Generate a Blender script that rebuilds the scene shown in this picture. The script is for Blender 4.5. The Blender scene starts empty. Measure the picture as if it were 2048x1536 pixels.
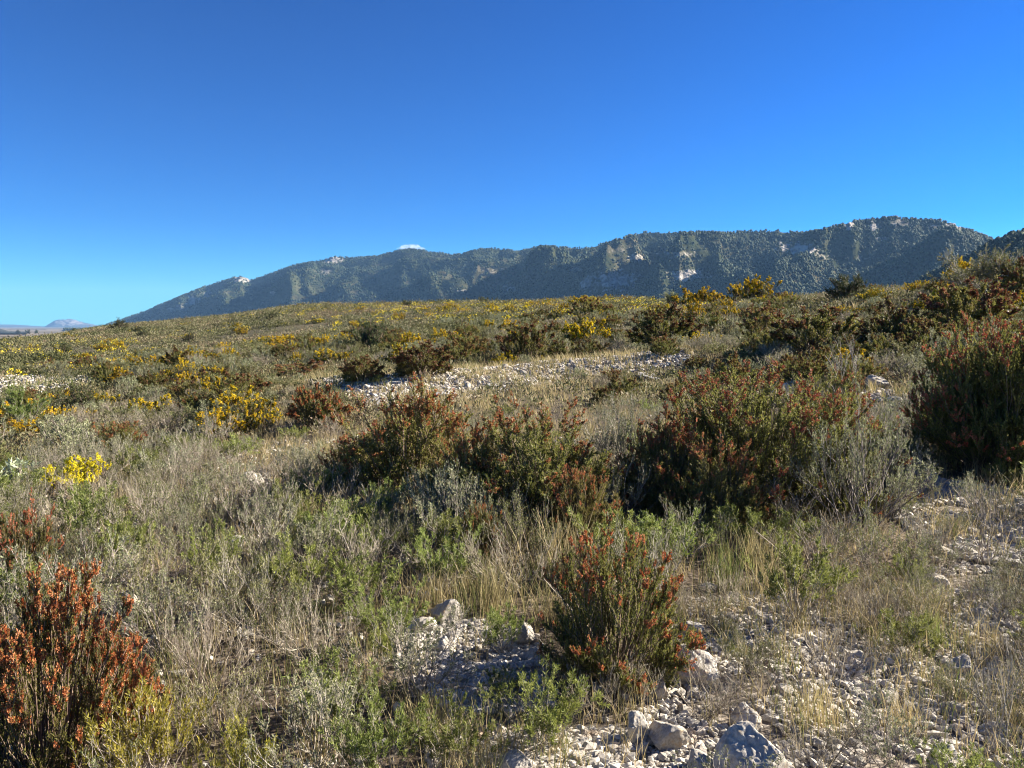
import bpy, bmesh, math
import numpy as np
from mathutils import Vector

sc = bpy.context.scene
COL = sc.collection
RNG = np.random.default_rng

# ------------------------------------------------------------------ camera, sky, sun, exposure
PW, PH, F = 2048.0, 1536.0, 1547.0          # photograph size and focal length in its pixels
HOR = 650.0                                  # row of the true horizon
CAMZ = 1.65
PITCH = math.atan((PH / 2 - HOR) / F)
cam_d = bpy.data.cameras.new("camera")
cam_d.sensor_fit = 'HORIZONTAL'
cam_d.sensor_width = 36.0
cam_d.lens = 36.0 * F / PW
cam_d.clip_start = 0.05
cam_d.clip_end = 120000.0
cam = bpy.data.objects.new("camera", cam_d)
cam.location = (0, 0, CAMZ)
cam.rotation_euler = (math.pi / 2 - PITCH, 0, 0)
COL.objects.link(cam)
sc.camera = cam

SUN_EL = math.radians(26.0)
SUN_AZ = math.radians(71.0)                  # clockwise from the view direction: low on the right
world = bpy.data.worlds.new("World")
sc.world = world
world.use_nodes = True
wn = world.node_tree
wn.nodes.clear()
sky = wn.nodes.new("ShaderNodeTexSky")
sky.sky_type = 'NISHITA'
sky.sun_disc = False
sky.sun_elevation = SUN_EL
sky.sun_rotation = SUN_AZ
sky.altitude = 600
sky.air_density = 1.0
sky.dust_density = 0.0
sky.ozone_density = 5.0
hs = wn.nodes.new("ShaderNodeHueSaturation")
hs.inputs['Saturation'].default_value = 1.32
hs.inputs['Hue'].default_value = 0.5
hs.inputs['Value'].default_value = 0.31
gm = wn.nodes.new("ShaderNodeGamma")          # a clear winter sky: deeper and more saturated overhead
gm.inputs[1].default_value = 1.45
bg = wn.nodes.new("ShaderNodeBackground")
bg.inputs[1].default_value = 0.05
wo = wn.nodes.new("ShaderNodeOutputWorld")
wn.links.new(sky.outputs[0], gm.inputs[0])
wn.links.new(gm.outputs[0], hs.inputs['Color'])
tn = wn.nodes.new("ShaderNodeMix"); tn.data_type = 'RGBA'; tn.blend_type = 'MULTIPLY'; tn.inputs[0].default_value = 1.0
tn.inputs[7].default_value = (.16, .86, 1.12, 1)
wn.links.new(hs.outputs[0], tn.inputs[6])
wn.links.new(tn.outputs[2], bg.inputs[0])
wn.links.new(bg.outputs[0], wo.inputs[0])

sun_d = bpy.data.lights.new("sun", 'SUN')
sun_d.energy = 5.0
sun_d.angle = math.radians(0.53)
sun_d.color = (1.0, 0.92, 0.80)
sun = bpy.data.objects.new("sun", sun_d)
sv = Vector((math.sin(SUN_AZ) * math.cos(SUN_EL), math.cos(SUN_AZ) * math.cos(SUN_EL), math.sin(SUN_EL)))
sun.rotation_euler = (-sv).to_track_quat('-Z', 'Y').to_euler()
sun.location = (40, 10, 30)
COL.objects.link(sun)

sc.view_settings.view_transform = 'Standard'
sc.view_settings.look = 'None'
sc.view_settings.exposure = 2.0
sc.view_settings.gamma = 1.0
sc.render.engine = 'CYCLES'
sc.cycles.max_bounces = 6
sc.cycles.diffuse_bounces = 3
sc.cycles.glossy_bounces = 2
sc.cycles.transmission_bounces = 4
sc.cycles.transparent_max_bounces = 6
sc.cycles.volume_bounces = 0
sc.cycles.use_adaptive_sampling = False
sc.cycles.use_denoising = True
sc.cycles.filter_width = 1.1

# ------------------------------------------------------------------ numeric helpers
def _h(ix, iy, iz, seed):
    n = (ix.astype(np.int64) * 374761393 + iy.astype(np.int64) * 668265263 + iz.astype(np.int64) * 2147483647 + seed * 974634777) & 0xFFFFFFFF
    n = ((n ^ (n >> 13)) * 1274126177) & 0xFFFFFFFF
    n = ((n ^ (n >> 16)) * 2246822519) & 0xFFFFFFFF
    return ((n ^ (n >> 15)) & 0xFFFFFF) / float(0xFFFFFF)

def noise2(x, y, seed=0):
    x = np.asarray(x, float); y = np.asarray(y, float)
    xi, yi = np.floor(x), np.floor(y)
    fx, fy = x - xi, y - yi
    fx = fx * fx * (3 - 2 * fx); fy = fy * fy * (3 - 2 * fy)
    z = np.zeros_like(xi)
    a = _h(xi, yi, z, seed); b = _h(xi + 1, yi, z, seed)
    c = _h(xi, yi + 1, z, seed); d = _h(xi + 1, yi + 1, z, seed)
    return (a * (1 - fx) + b * fx) * (1 - fy) + (c * (1 - fx) + d * fx) * fy

def fbm2(x, y, seed=0, octs=4, gain=0.5):
    s, a, t = 0.0, 1.0, 0.0
    for k in range(octs):
        s = s + a * noise2(np.asarray(x) * 2 ** k + 17.3 * k, np.asarray(y) * 2 ** k - 9.1 * k, seed + k)
        t += a; a *= gain
    return s / t

def ridged2(x, y, seed=0, octs=4):
    s, a, t = 0.0, 1.0, 0.0
    for k in range(octs):
        n = noise2(np.asarray(x) * 2 ** k + 5.3 * k, np.asarray(y) * 2 ** k + 2.1 * k, seed + k)
        s = s + a * (1 - np.abs(2 * n - 1)); t += a; a *= 0.5
    return s / t

def noise3(p, seed=0):
    pi = np.floor(p); f = p - pi; f = f * f * (3 - 2 * f)
    x, y, z = pi[:, 0], pi[:, 1], pi[:, 2]
    out = 0
    for dx in (0, 1):
        for dy in (0, 1):
            for dz in (0, 1):
                w = (f[:, 0] if dx else 1 - f[:, 0]) * (f[:, 1] if dy else 1 - f[:, 1]) * (f[:, 2] if dz else 1 - f[:, 2])
                out = out + w * _h(x + dx, y + dy, z + dz, seed)
    return out

def norm(v):
    return v / np.maximum(np.linalg.norm(v, axis=-1, keepdims=True), 1e-9)

def inpoly(x, y, poly):
    x = np.asarray(x, float); y = np.asarray(y, float)
    ins = np.zeros(x.shape, bool)
    n = len(poly)
    for i in range(n):
        x0, y0 = poly[i]; x1, y1 = poly[(i + 1) % n]
        c = ((y0 > y) != (y1 > y)) & (x < (x1 - x0) * (y - y0) / (y1 - y0 + 1e-12) + x0)
        ins ^= c
    return ins

# ------------------------------------------------------------------ the lie of the land (height above the photographer's feet)
def _pz(d, py):
    return CAMZ - d * (py - HOR) / F
PROFILE = {   # picture column: (forward distance, picture row of the ground there), then (distance, height) beyond the brow
    0:    ([(8, 1040), (14, 905), (20, 850), (35, 762), (60, 715), (90, 690)], [(110, -1.4), (250, -6), (600, -14), (2500, -27), (9000, -40), (30000, -48)]),
    200:  ([(8, 1030), (14, 890), (20, 835), (35, 752), (60, 705), (100, 672), (150, 657)], [(180, .5), (300, -4), (700, -15), (2500, -27), (9000, -40), (30000, -48)]),
    400:  ([(8, 1015), (14, 868), (22, 795), (40, 722), (70, 682), (110, 655), (140, 640)], [(170, 2.2), (350, -4), (900, -18), (2500, -27), (9000, -40), (30000, -48)]),
    600:  ([(8, 1000), (14, 850), (22, 778), (45, 700), (75, 650), (115, 613)], [(150, 4.2), (350, 0), (900, -16), (2500, -27), (9000, -40), (30000, -48)]),
    900:  ([(8, 985), (14, 828), (20, 770), (33, 700), (60, 638), (95, 606)], [(140, 4.3), (350, 0), (900, -14), (2500, -27), (9000, -40), (30000, -48)]),
    1200: ([(8, 972), (14, 808), (21, 745), (30, 682), (50, 630), (75, 603)], [(110, 3.9), (300, 0), (900, -14), (2500, -27), (9000, -40), (30000, -48)]),
    1500: ([(8, 965), (11, 860), (15, 790), (22, 705), (32, 642), (48, 607)], [(70, 3.3), (200, 1), (900, -12), (2500, -27), (9000, -40), (30000, -48)]),
    1800: ([(8, 950), (10.5, 855), (13.5, 768), (22, 660), (34, 588)], [(50, 3.3), (150, 2), (900, -10), (2500, -27), (9000, -40), (30000, -48)]),
    2048: ([(8, 935), (11, 805), (15, 715), (24, 612), (32, 568)], [(50, 3.7), (150, 3), (900, -8), (2500, -27), (9000, -40), (30000, -48)]),
}
NLR, NPH = 300, 361
LR0, LR1 = math.log(0.3), math.log(40000.0)
_lr = np.linspace(LR0, LR1, NLR)
_phis, _cols = [], []
for px in sorted(PROFILE):
    near, far = PROFILE[px]
    ph = math.atan((px - PW / 2) / F)
    side = (px - 1024) / 1024.0
    pts = [(0.3, 0.0), (1.0, 0.0), (2.0, 0.01 * side), (3.0, 0.04 * side), (5.0, 0.10 * side)]
    pts += [(d, _pz(d, py)) for d, py in near] + far
    ds = np.array([p[0] for p in pts]) / math.cos(ph); zs = np.array([p[1] for p in pts])
    _phis.append(ph); _cols.append(np.interp(_lr, np.log(ds), zs))
_mean = np.mean(_cols, axis=0) * 0.6
_phis = [-math.pi, -1.4] + _phis + [1.4, math.pi]
_cols = [_mean, _cols[0]] + _cols + [_cols[-1], _mean]
_phg = np.linspace(-math.pi, math.pi, NPH)
TAB = np.array([[0.0] * NLR] * NPH)
for j in range(NLR):
    TAB[:, j] = np.interp(_phg, _phis, [c[j] for c in _cols])
for _ in range(3):                                   # soften the kinks
    T2 = TAB.copy()
    T2[1:-1] = (TAB[:-2] + 2 * TAB[1:-1] + TAB[2:]) / 4
    T2[:, 1:-1] = (T2[:, :-2] + 2 * T2[:, 1:-1] + T2[:, 2:]) / 4
    TAB = T2

MOUND = []
def ground_z(x, y):
    x = np.asarray(x, float); y = np.asarray(y, float)
    r = np.maximum(np.hypot(x, y), 0.3)
    ph = np.arctan2(x, y)
    a = (ph + math.pi) / (2 * math.pi) * (NPH - 1)
    b = np.clip((np.log(r) - LR0) / (LR1 - LR0) * (NLR - 1), 0, NLR - 1.001)
    ai = np.clip(np.floor(a).astype(int), 0, NPH - 2); bi = np.floor(b).astype(int)
    fa, fb = a - ai, b - bi
    z = (TAB[ai, bi] * (1 - fb) + TAB[ai, bi + 1] * fb) * (1 - fa) + (TAB[ai + 1, bi] * (1 - fb) + TAB[ai + 1, bi + 1] * fb) * fa
    k = np.clip((r - 1.5) / 4, 0, 1)
    z = z + k * (0.05 * (fbm2(x * 1.4, y * 1.4, 3, 3) - 0.5) + 0.22 * (fbm2(x * .33, y * .33, 7, 2) - 0.5))
    z = z + np.clip((r - 14) / 30, 0, 1) * 0.7 * (fbm2(x * .085, y * .085, 11, 2) - 0.5)
    z0 = z
    for (ax, ay), (bx, by) in zip(MOUND[:-1], MOUND[1:]):
        q = np.clip(((x - ax) * (bx - ax) + (y - ay) * (by - ay)) / ((bx - ax) ** 2 + (by - ay) ** 2), 0, 1)
        mx = .34 * np.exp(-((x - ax - q * (bx - ax)) ** 2 + (y - ay - q * (by - ay)) ** 2) / 3.2)
        z = np.maximum(z, z0 + mx) if MOUND else z
    z = z + np.clip((r - 300) / 2000, 0, 1) * 14 * (fbm2(x * .0012, y * .0012, 13, 3) - 0.5)
    return z

CP, SP = math.cos(PITCH), math.sin(PITCH)
def ray_dir(px, py):
    u = (px - PW / 2) / F; v = (PH / 2 - py) / F
    return np.array([u, CP + v * SP, -SP + v * CP])
_ts = np.geomspace(1.2, 4000, 2600)
def at(px, py):
    """where the line of sight through a point of the photograph meets the ground"""
    d = ray_dir(px, py)
    X, Y, Z = d[0] * _ts, d[1] * _ts, CAMZ + d[2] * _ts
    below = Z < ground_z(X, Y)
    i = int(np.argmax(below)) if below.any() else len(_ts) - 1
    x, y = X[i], Y[i]
    return float(x), float(y), float(ground_z(x, y))
def project(x, y, z):
    dy, dz = y, z - CAMZ
    f = dy * CP - dz * SP; u = dy * SP + dz * CP
    return PW / 2 + F * x / f, PH / 2 - F * u / f, f
def gpoly(pts):
    return [at(*p)[:2] for p in pts]

# stony places
BAND = gpoly([(600, 776), (700, 766), (850, 752), (980, 744), (1100, 735), (1250, 724), (1380, 714), (1392, 742), (1250, 760), (1120, 768), (1000, 786), (900, 806), (760, 822), (690, 806), (620, 792)])
BARE = gpoly([(-80, 752), (60, 752), (200, 752), (218, 772), (120, 786), (0, 792), (-80, 795)])
GRAVEL_A = gpoly([(1180, 1720), (1270, 1400), (1330, 1205), (1500, 1185), (1700, 1200), (1900, 1130), (2200, 1150), (2300, 1720)])
GRAVEL_B = gpoly([(1820, 950), (2048, 985), (2150, 1100), (2048, 1140), (1900, 1115), (1790, 1040)])
GRAVEL_C = gpoly([(800, 1260), (960, 1240), (1080, 1280), (1110, 1420), (900, 1430), (790, 1340)])
GRAVEL_D = gpoly([(860, 1470), (1260, 1460), (1260, 1720), (860, 1720)])
STRIP_R = gpoly([(1400, 790), (1560, 772), (1660, 778), (1840, 786), (1850, 806), (1660, 806), (1560, 812), (1420, 826)])
SPOT_S = gpoly([(1860, 1040), (2048, 1060), (2048, 1300), (1900, 1260)])
_mound = gpoly([(640, 785), (760, 782), (870, 772), (990, 762), (1110, 750), (1250, 740), (1370, 728)])
MOUND.extend(_mound)
STONY = [BAND, BARE, GRAVEL_A, GRAVEL_B, GRAVEL_C, GRAVEL_D, STRIP_R]
def stony(x, y):
    m = np.zeros(np.shape(x), bool)
    for p in STONY: m |= inpoly(x, y, p)
    return m

# ------------------------------------------------------------------ mesh builder
class Geo:
    def __init__(self): self.V, self.F, self.M, self.T, self.n = [], [], [], [], 0
    def add(self, V, Fa, tint=0.5, mat=0):
        V = np.asarray(V, np.float32).reshape(-1, 3); Fa = np.asarray(Fa, np.int64)
        if len(V) == 0 or len(Fa) == 0: return self
        self.V.append(V); self.F.append(Fa + self.n); self.M.append(np.full(len(Fa), mat, np.int32))
        self.T.append(np.broadcast_to(np.asarray(tint, np.float32), (len(V),)).copy()); self.n += len(V)
        return self
    def merge(self, o, mat=0):
        for V, Fa, T in zip(o.V, o.F, o.T): pass
        if o.n:
            for Fa in o.F: self.F.append(Fa + self.n); self.M.append(np.full(len(Fa), mat, np.int32))
            self.V += o.V; self.T += o.T; self.n += o.n
        return self
    def mesh(self, name, mats, sharp=False):
        me = bpy.data.meshes.new(name)
        V = np.concatenate(self.V); T = np.concatenate(self.T)
        sizes = np.concatenate([np.full(len(f), f.shape[1], np.int32) for f in self.F])
        idx = np.concatenate([f.ravel() for f in self.F]).astype(np.int32)
        me.vertices.add(len(V)); me.vertices.foreach_set("co", V.ravel())
        me.loops.add(len(idx)); me.loops.foreach_set("vertex_index", idx)
        me.polygons.add(len(sizes)); me.polygons.foreach_set("loop_start", np.concatenate([[0], np.cumsum(sizes)[:-1]]).astype(np.int32))
        for m in mats: me.materials.append(m)
        if len(mats) > 1: me.polygons.foreach_set("material_index", np.concatenate(self.M))
        a = me.attributes.new("tint", 'FLOAT', 'POINT'); a.data.foreach_set("value", T)
        if sharp:
            s = me.attributes.new("sharp_face", 'BOOLEAN', 'FACE'); s.data.foreach_set("value", np.ones(len(sizes), bool))
        me.update(calc_edges=True)
        return me

def tubes(geo, P, r0, r1, tint, rng, sides=3):
    P = np.asarray(P, float); n, K, _ = P.shape
    if n == 0: return
    T = norm(np.gradient(P, axis=1))
    ref = norm(rng.normal(size=(n, 1, 3)))
    U = norm(np.cross(T, np.broadcast_to(ref, T.shape))); Vv = np.cross(T, U)
    s = np.linspace(0, 1, K)[None, :, None]
    R = np.asarray(r0, float).reshape(-1, 1, 1) * (1 - s) + np.asarray(r1, float).reshape(-1, 1, 1) * s
    ring = np.stack([P + R * (math.cos(2 * math.pi * k / sides) * U + math.sin(2 * math.pi * k / sides) * Vv) for k in range(sides)], axis=2)
    base = (np.arange(n)[:, None] * K + np.arange(K - 1)[None, :]) * sides
    q = []
    for k in range(sides):
        k2 = (k + 1) % sides
        q.append(np.stack([base + k, base + k2, base + sides + k2, base + sides + k], -1).reshape(-1, 4))
    geo.add(ring.reshape(-1, 3), np.concatenate(q), np.repeat(np.broadcast_to(tint, (n,)), K * sides))

def leaves(geo, base, d, L, W, tint, rng, belly=0.45, droop=0.0):
    n = len(base)
    if n == 0: return
    d = norm(d); side = norm(np.cross(d, rng.normal(size=(n, 3))))
    L = np.broadcast_to(L, (n,))[:, None]; W = np.broadcast_to(W, (n,))[:, None]
    up = np.cross(side, d)
    mid = base + d * L * belly + up * L * 0.06
    tip = base + d * L - up * L * droop
    V = np.stack([base, mid + side * W / 2, tip, mid - side * W / 2], 1).reshape(-1, 3)
    geo.add(V, np.arange(4 * n).reshape(-1, 4), np.repeat(np.broadcast_to(tint, (n,)), 4))

def along(P, i, t):
    K = P.shape[1]; f = np.clip(t, 0, 0.9999) * (K - 1); k = f.astype(int); w = (f - k)[:, None]
    a, b = P[i, k], P[i, k + 1]
    return a * (1 - w) + b * w, norm(b - a)

_ico = {}
def ico(sub):
    if sub not in _ico:
        bm = bmesh.new(); bmesh.ops.create_icosphere(bm, subdivisions=sub, radius=1.0)
        _ico[sub] = (np.array([v.co[:] for v in bm.verts]), np.array([[v.index for v in f.verts] for f in bm.faces])); bm.free()
    return _ico[sub]

# ------------------------------------------------------------------ plants
def dome_stems(rng, n, H, R, K=6, lean=1.25, wig=0.03, base=0.1, tall=(.72, 1.08), flat=0.45):
    az = rng.uniform(0, 2 * math.pi, n); rho = R * np.sqrt(rng.uniform(0.0, 1, n))
    z = H * (1 - flat * (rho / R) ** 2) * rng.uniform(*tall, n)
    s = np.linspace(0, 1, K)[None, :]
    b = rng.normal(size=(n, 2)) * R * base
    x = b[:, :1] + (rho * np.cos(az))[:, None] * s ** lean; y = b[:, 1:] + (rho * np.sin(az))[:, None] * s ** lean
    zz = z[:, None] * s ** .92 - 0.03
    P = np.stack([x, y, zz], -1)
    P[:, 1:] += np.cumsum(rng.normal(size=(n, K - 1, 3)), axis=1) * wig * H * 0.5
    return P

def radiate_stems(rng, n, H, R, K=6, wig=.03, base=.3, e0=.12):
    az = rng.uniform(0, 2 * math.pi, n); e = np.arcsin(rng.uniform(e0, 1, n)) ; q = rng.uniform(.72, 1.04, n) * (.84 + .30 * noise2(az * 1.3, e * 2.2, int(rng.integers(999))))
    s = np.linspace(0, 1, K)[None, :]; f = base + (1 - base) * s ** 1.15
    q = q * (np.cos(e) ** 2.8 + np.sin(e) ** 2.8) ** (-1 / 2.8)
    ho = R * np.cos(e) * q
    P = np.stack([(ho * np.cos(az))[:, None] * f, (ho * np.sin(az))[:, None] * f, (H * np.sin(e) * q)[:, None] * s ** .95 - .03], -1)
    P[:, 1:] += np.cumsum(rng.normal(size=(n, K - 1, 3)), axis=1) * wig * H * .5
    return P

def side_shoots(rng, P, per, length, s0=.35, s1=.97, K=4, out=.65, up=.45, wig=.03):
    n = len(P); i = np.repeat(np.arange(n), per); m = len(i)
    t = rng.uniform(s0, s1, m); p, tan = along(P, i, t)
    r = norm(rng.normal(size=(m, 3)))
    d = norm(tan * .75 + r * out + np.array([0, 0, up]))
    L = length * rng.uniform(.55, 1.15, m) * (1.15 - .45 * t)
    s = np.linspace(0, 1, K)[None, :, None]
    Q = p[:, None, :] + d[:, None, :] * L[:, None, None] * s + np.array([0, 0, .22])[None, None, :] * L[:, None, None] * s ** 2
    Q[:, 1:] += rng.normal(size=(m, K - 1, 3)) * wig * length
    return Q

def needle_cover(geo, rng, P, per, t0, L, W, ang=.75, tint_by=None, t_pow=1.0):
    n = len(P)
    if n == 0 or per == 0: return
    i = np.repeat(np.arange(n), per); m = len(i)
    t = t0 + (1 - t0) * rng.uniform(0, 1, m) ** t_pow
    p, tan = along(P, i, t)
    perp = norm(np.cross(tan, rng.normal(size=(m, 3))))
    d = tan * math.cos(ang) + perp * math.sin(ang) + rng.normal(size=(m, 3)) * .12
    ti = rng.uniform(0, 1, m) if tint_by is None else np.clip(tint_by[i] + rng.normal(size=m) * .18, 0, 1)
    leaves(geo, p, d, L * rng.uniform(.7, 1.3, m), W * rng.uniform(.8, 1.2, m), ti, rng)

def flower_tips(geo, rng, P, per, t0, L, W, ang=.9):
    n = len(P)
    if n == 0: return
    i = np.repeat(np.arange(n), per); m = len(i)
    p, tan = along(P, i, rng.uniform(t0, 1.0, m))
    perp = norm(np.cross(tan, rng.normal(size=(m, 3))))
    d = norm(tan * math.cos(ang) + perp * math.sin(ang))
    ti = np.clip(np.repeat(rng.uniform(0.1, .9, n), per) + rng.normal(size=m) * .2, 0, 1)
    l = L * rng.uniform(.7, 1.3, m)
    leaves(geo, p, d, l, W, ti, rng, .6)
    leaves(geo, p, d, l, W, ti, rng, .6)

class Proto:
    """one kind of plant: its parts, as separate meshes or joined into one"""
    def __init__(self, name, parts): self.name, self.parts, self._p, self._j = name, parts, None, None
    def part_meshes(self):
        if self._p is None: self._p = [(nm, g.mesh(nm, [m])) for nm, g, m in self.parts if g.n]
        return self._p
    def joined(self):
        if self._j is None:
            g = Geo(); k = 0; mats = []
            for nm, gg, m in self.parts:
                if gg.n: g.merge(gg, k); mats.append(m); k += 1
            self._j = g.mesh(self.name, mats)
        return self._j

# ------------------------------------------------------------------ materials
def _new(name):
    m = bpy.data.materials.new(name); m.use_nodes = True; nt = m.node_tree; nt.nodes.clear()
    return m, nt, nt.nodes.new("ShaderNodeOutputMaterial")

def leaf_mat(name, cols, transl=.3, rough=.6, vary=.25, spec=.25):
    """leaf or stem colour runs through cols with each leaf's own tint; every plant shifts a little"""
    m, nt, out = _new(name); N, Lk = nt.nodes, nt.links
    at_ = N.new("ShaderNodeAttribute"); at_.attribute_name = "tint"
    rp = N.new("ShaderNodeValToRGB"); el = rp.color_ramp.elements
    for k, c in enumerate(cols):
        e = el[k] if k < 2 else el.new(k / (len(cols) - 1))
        e.position = k / (len(cols) - 1); e.color = (*c, 1)
    oi = N.new("ShaderNodeObjectInfo")
    mr = N.new("ShaderNodeMapRange"); mr.inputs['To Min'].default_value = 1 - vary; mr.inputs['To Max'].default_value = 1 + vary
    mh = N.new("ShaderNodeMapRange"); mh.inputs['To Min'].default_value = .5 - .016 * vary / .25; mh.inputs['To Max'].default_value = .5 + .014 * vary / .25
    fr = N.new("ShaderNodeMath"); fr.operation = 'FRACT'; ml = N.new("ShaderNodeMath"); ml.operation = 'MULTIPLY'; ml.inputs[1].default_value = 7.13
    hsv = N.new("ShaderNodeHueSaturation")
    Lk.new(at_.outputs['Fac'], rp.inputs[0]); Lk.new(oi.outputs['Random'], mr.inputs['Value'])
    Lk.new(oi.outputs['Random'], ml.inputs[0]); Lk.new(ml.outputs[0], fr.inputs[0]); Lk.new(fr.outputs[0], mh.inputs['Value'])
    Lk.new(rp.outputs[0], hsv.inputs['Color']); Lk.new(mr.outputs[0], hsv.inputs['Value']); Lk.new(mh.outputs[0], hsv.inputs['Hue'])
    p = N.new("ShaderNodeBsdfPrincipled"); p.inputs['Roughness'].default_value = rough; p.inputs['Specular IOR Level'].default_value = spec
    Lk.new(hsv.outputs[0], p.inputs['Base Color'])
    if transl:
        t = N.new("ShaderNodeBsdfTranslucent"); mx = N.new("ShaderNodeMixShader"); mx.inputs[0].default_value = transl
        Lk.new(hsv.outputs[0], t.inputs[0]); Lk.new(p.outputs[0], mx.inputs[1]); Lk.new(t.outputs[0], mx.inputs[2]); Lk.new(mx.outputs[0], out.inputs[0])
    else: Lk.new(p.outputs[0], out.inputs[0])
    return m

def noise_node(nt, scale, detail=6, rough=.6, vec=None):
    n = nt.nodes.new("ShaderNodeTexNoise"); n.inputs['Scale'].default_value = scale; n.inputs['Detail'].default_value = detail; n.inputs['Roughness'].default_value = rough
    if vec is not None: nt.links.new(vec, n.inputs['Vector'])
    return n
def ramp_node(nt, fac, stops):
    r = nt.nodes.new("ShaderNodeValToRGB"); el = r.color_ramp.elements
    for k, (p, c) in enumerate(stops):
        e = el[k] if k < 2 else el.new(p)
        e.position = p; e.color = (*c, 1) if len(c) == 3 else c
    nt.links.new(fac, r.inputs[0]); return r
def mix_node(nt, fac, a, b):
    m = nt.nodes.new("ShaderNodeMix"); m.data_type = 'RGBA'
    if isinstance(fac, float): m.inputs[0].default_value = fac
    else: nt.links.new(fac, m.inputs[0])
    for s, v in ((6, a), (7, b)):
        if isinstance(v, tuple): m.inputs[s].default_value = (*v, 1)
        else: nt.links.new(v, m.inputs[s])
    return m.outputs[2]

def stone_mat(name, pale, grey, ochre, scale=9.0, bump=.35, dist=.02):
    m, nt, out = _new(name); N, Lk = nt.nodes, nt.links
    tc = N.new("ShaderNodeTexCoord"); oi = N.new("ShaderNodeObjectInfo"); at_ = N.new("ShaderNodeAttribute"); at_.attribute_name = "tint"
    va = N.new("ShaderNodeVectorMath"); va.operation = 'ADD'
    Lk.new(tc.outputs['Object'], va.inputs[0]); Lk.new(oi.outputs['Random'], va.inputs[1])
    n1 = noise_node(nt, scale, 8, .65, va.outputs[0]); n2 = noise_node(nt, scale * .45, 4, .5, va.outputs[0]); n3 = noise_node(nt, scale * 6, 6, .7, va.outputs[0])
    c = ramp_node(nt, n1.outputs[0], [(.32, grey), (.62, pale)])
    f = ramp_node(nt, n2.outputs[0], [(.56, (0, 0, 0)), (.72, (.8, .8, .8))])
    cc = mix_node(nt, f.outputs[0], c.outputs[0], ochre)
    dk = ramp_node(nt, n3.outputs[0], [(.3, (.55, .55, .55)), (.5, (1, 1, 1))])
    mu = N.new("ShaderNodeMix"); mu.data_type = 'RGBA'; mu.blend_type = 'MULTIPLY'; mu.inputs[0].default_value = .7
    Lk.new(cc, mu.inputs[6]); Lk.new(dk.outputs[0], mu.inputs[7])
    hv = N.new("ShaderNodeHueSaturation"); mr = N.new("ShaderNodeMapRange"); mr.inputs['To Min'].default_value = .72; mr.inputs['To Max'].default_value = 1.15
    Lk.new(at_.outputs['Fac'], mr.inputs['Value']); Lk.new(mr.outputs[0], hv.inputs['Value']); Lk.new(mu.outputs[2], hv.inputs['Color'])
    p = N.new("ShaderNodeBsdfPrincipled"); p.inputs['Roughness'].default_value = .9; p.inputs['Specular IOR Level'].default_value = .2
    b = N.new("ShaderNodeBump"); b.inputs['Strength'].default_value = bump; b.inputs['Distance'].default_value = dist
    ad = N.new("ShaderNodeMath"); ad.operation = 'ADD'; Lk.new(n1.outputs[0], ad.inputs[0]); Lk.new(n3.outputs[0], ad.inputs[1])
    Lk.new(ad.outputs[0], b.inputs['Height']); Lk.new(b.outputs[0], p.inputs['Normal'])
    Lk.new(hv.outputs[0], p.inputs['Base Color']); Lk.new(p.outputs[0], out.inputs[0])
    return m

M = {}
M['heath_leaf'] = leaf_mat("heath leaves", [(.08, .092, .02), (.175, .178, .042), (.31, .28, .075)], .38)
M['heath_rust'] = leaf_mat("rust flower heads", [(.36, .09, .033), (.60, .21, .088), (.74, .36, .19)], .25, vary=.15)
M['heath_red'] = leaf_mat("red flower heads", [(.30, .07, .034), (.52, .165, .078), (.66, .29, .15)], .25, vary=.18)
M['heath_brown'] = leaf_mat("brown flower heads", [(.13, .05, .025), (.25, .11, .052), (.36, .19, .095)], .25, vary=.25)
M['bark'] = leaf_mat("heath bark", [(.10, .068, .05), (.20, .14, .10), (.33, .25, .19)], 0, .8)
M['bark_grey'] = leaf_mat("grey bark", [(.16, .135, .11), (.29, .25, .205), (.42, .37, .31)], 0, .8)
M['twig'] = leaf_mat("dry twigs", [(.15, .12, .088), (.29, .245, .185), (.45, .395, .305)], 0, .85, .15)
M['dead'] = leaf_mat("bleached wood", [(.20, .17, .135), (.31, .27, .215), (.42, .37, .30)], 0, .8)
M['green'] = leaf_mat("narrow green leaves", [(.09, .115, .022), (.19, .22, .05), (.32, .345, .10)], .35)
M['grey'] = leaf_mat("grey green leaves", [(.11, .12, .055), (.205, .215, .105), (.34, .345, .20)], .3)
M['olive'] = leaf_mat("olive leaves", [(.08, .09, .028), (.165, .172, .06), (.28, .275, .11)], .3)
M['spurge'] = leaf_mat("yellow green leaves", [(.17, .175, .02), (.38, .355, .045), (.56, .50, .09)], .35)
M['gorse_leaf'] = leaf_mat("gorse spines", [(.04, .055, .014), (.085, .10, .026), (.15, .155, .045)], .25)
M['gorse_flower'] = leaf_mat("gorse flowers", [(.60, .41, .010), (.82, .61, .018), (.92, .75, .06)], .3, vary=.12)
M['gorse_lemon'] = leaf_mat("lemon gorse flowers", [(.66, .58, .012), (.84, .76, .03), (.92, .86, .10)], .3, vary=.05)
M['juniper'] = leaf_mat("juniper needles", [(.026, .042, .014), (.058, .08, .024), (.11, .13, .04)], .25)
M['pine'] = leaf_mat("pine needles", [(.08, .12, .025), (.16, .21, .048), (.27, .31, .09)], .3)
M['felt'] = leaf_mat("felted pale leaves", [(.20, .24, .13), (.33, .37, .23), (.46, .49, .33)], .2)
M['broad'] = leaf_mat("glossy green leaves", [(.06, .13, .03), (.11, .21, .05), (.16, .28, .08)], .25, .4)
M['straw'] = leaf_mat("dry grass blades", [(.14, .145, .05), (.38, .31, .14), (.58, .47, .26)], .3, .7, .12)
M['green_grass'] = leaf_mat("green grass blades", [(.07, .10, .022), (.15, .18, .05), (.30, .29, .11)], .35, .7, .12)
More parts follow.
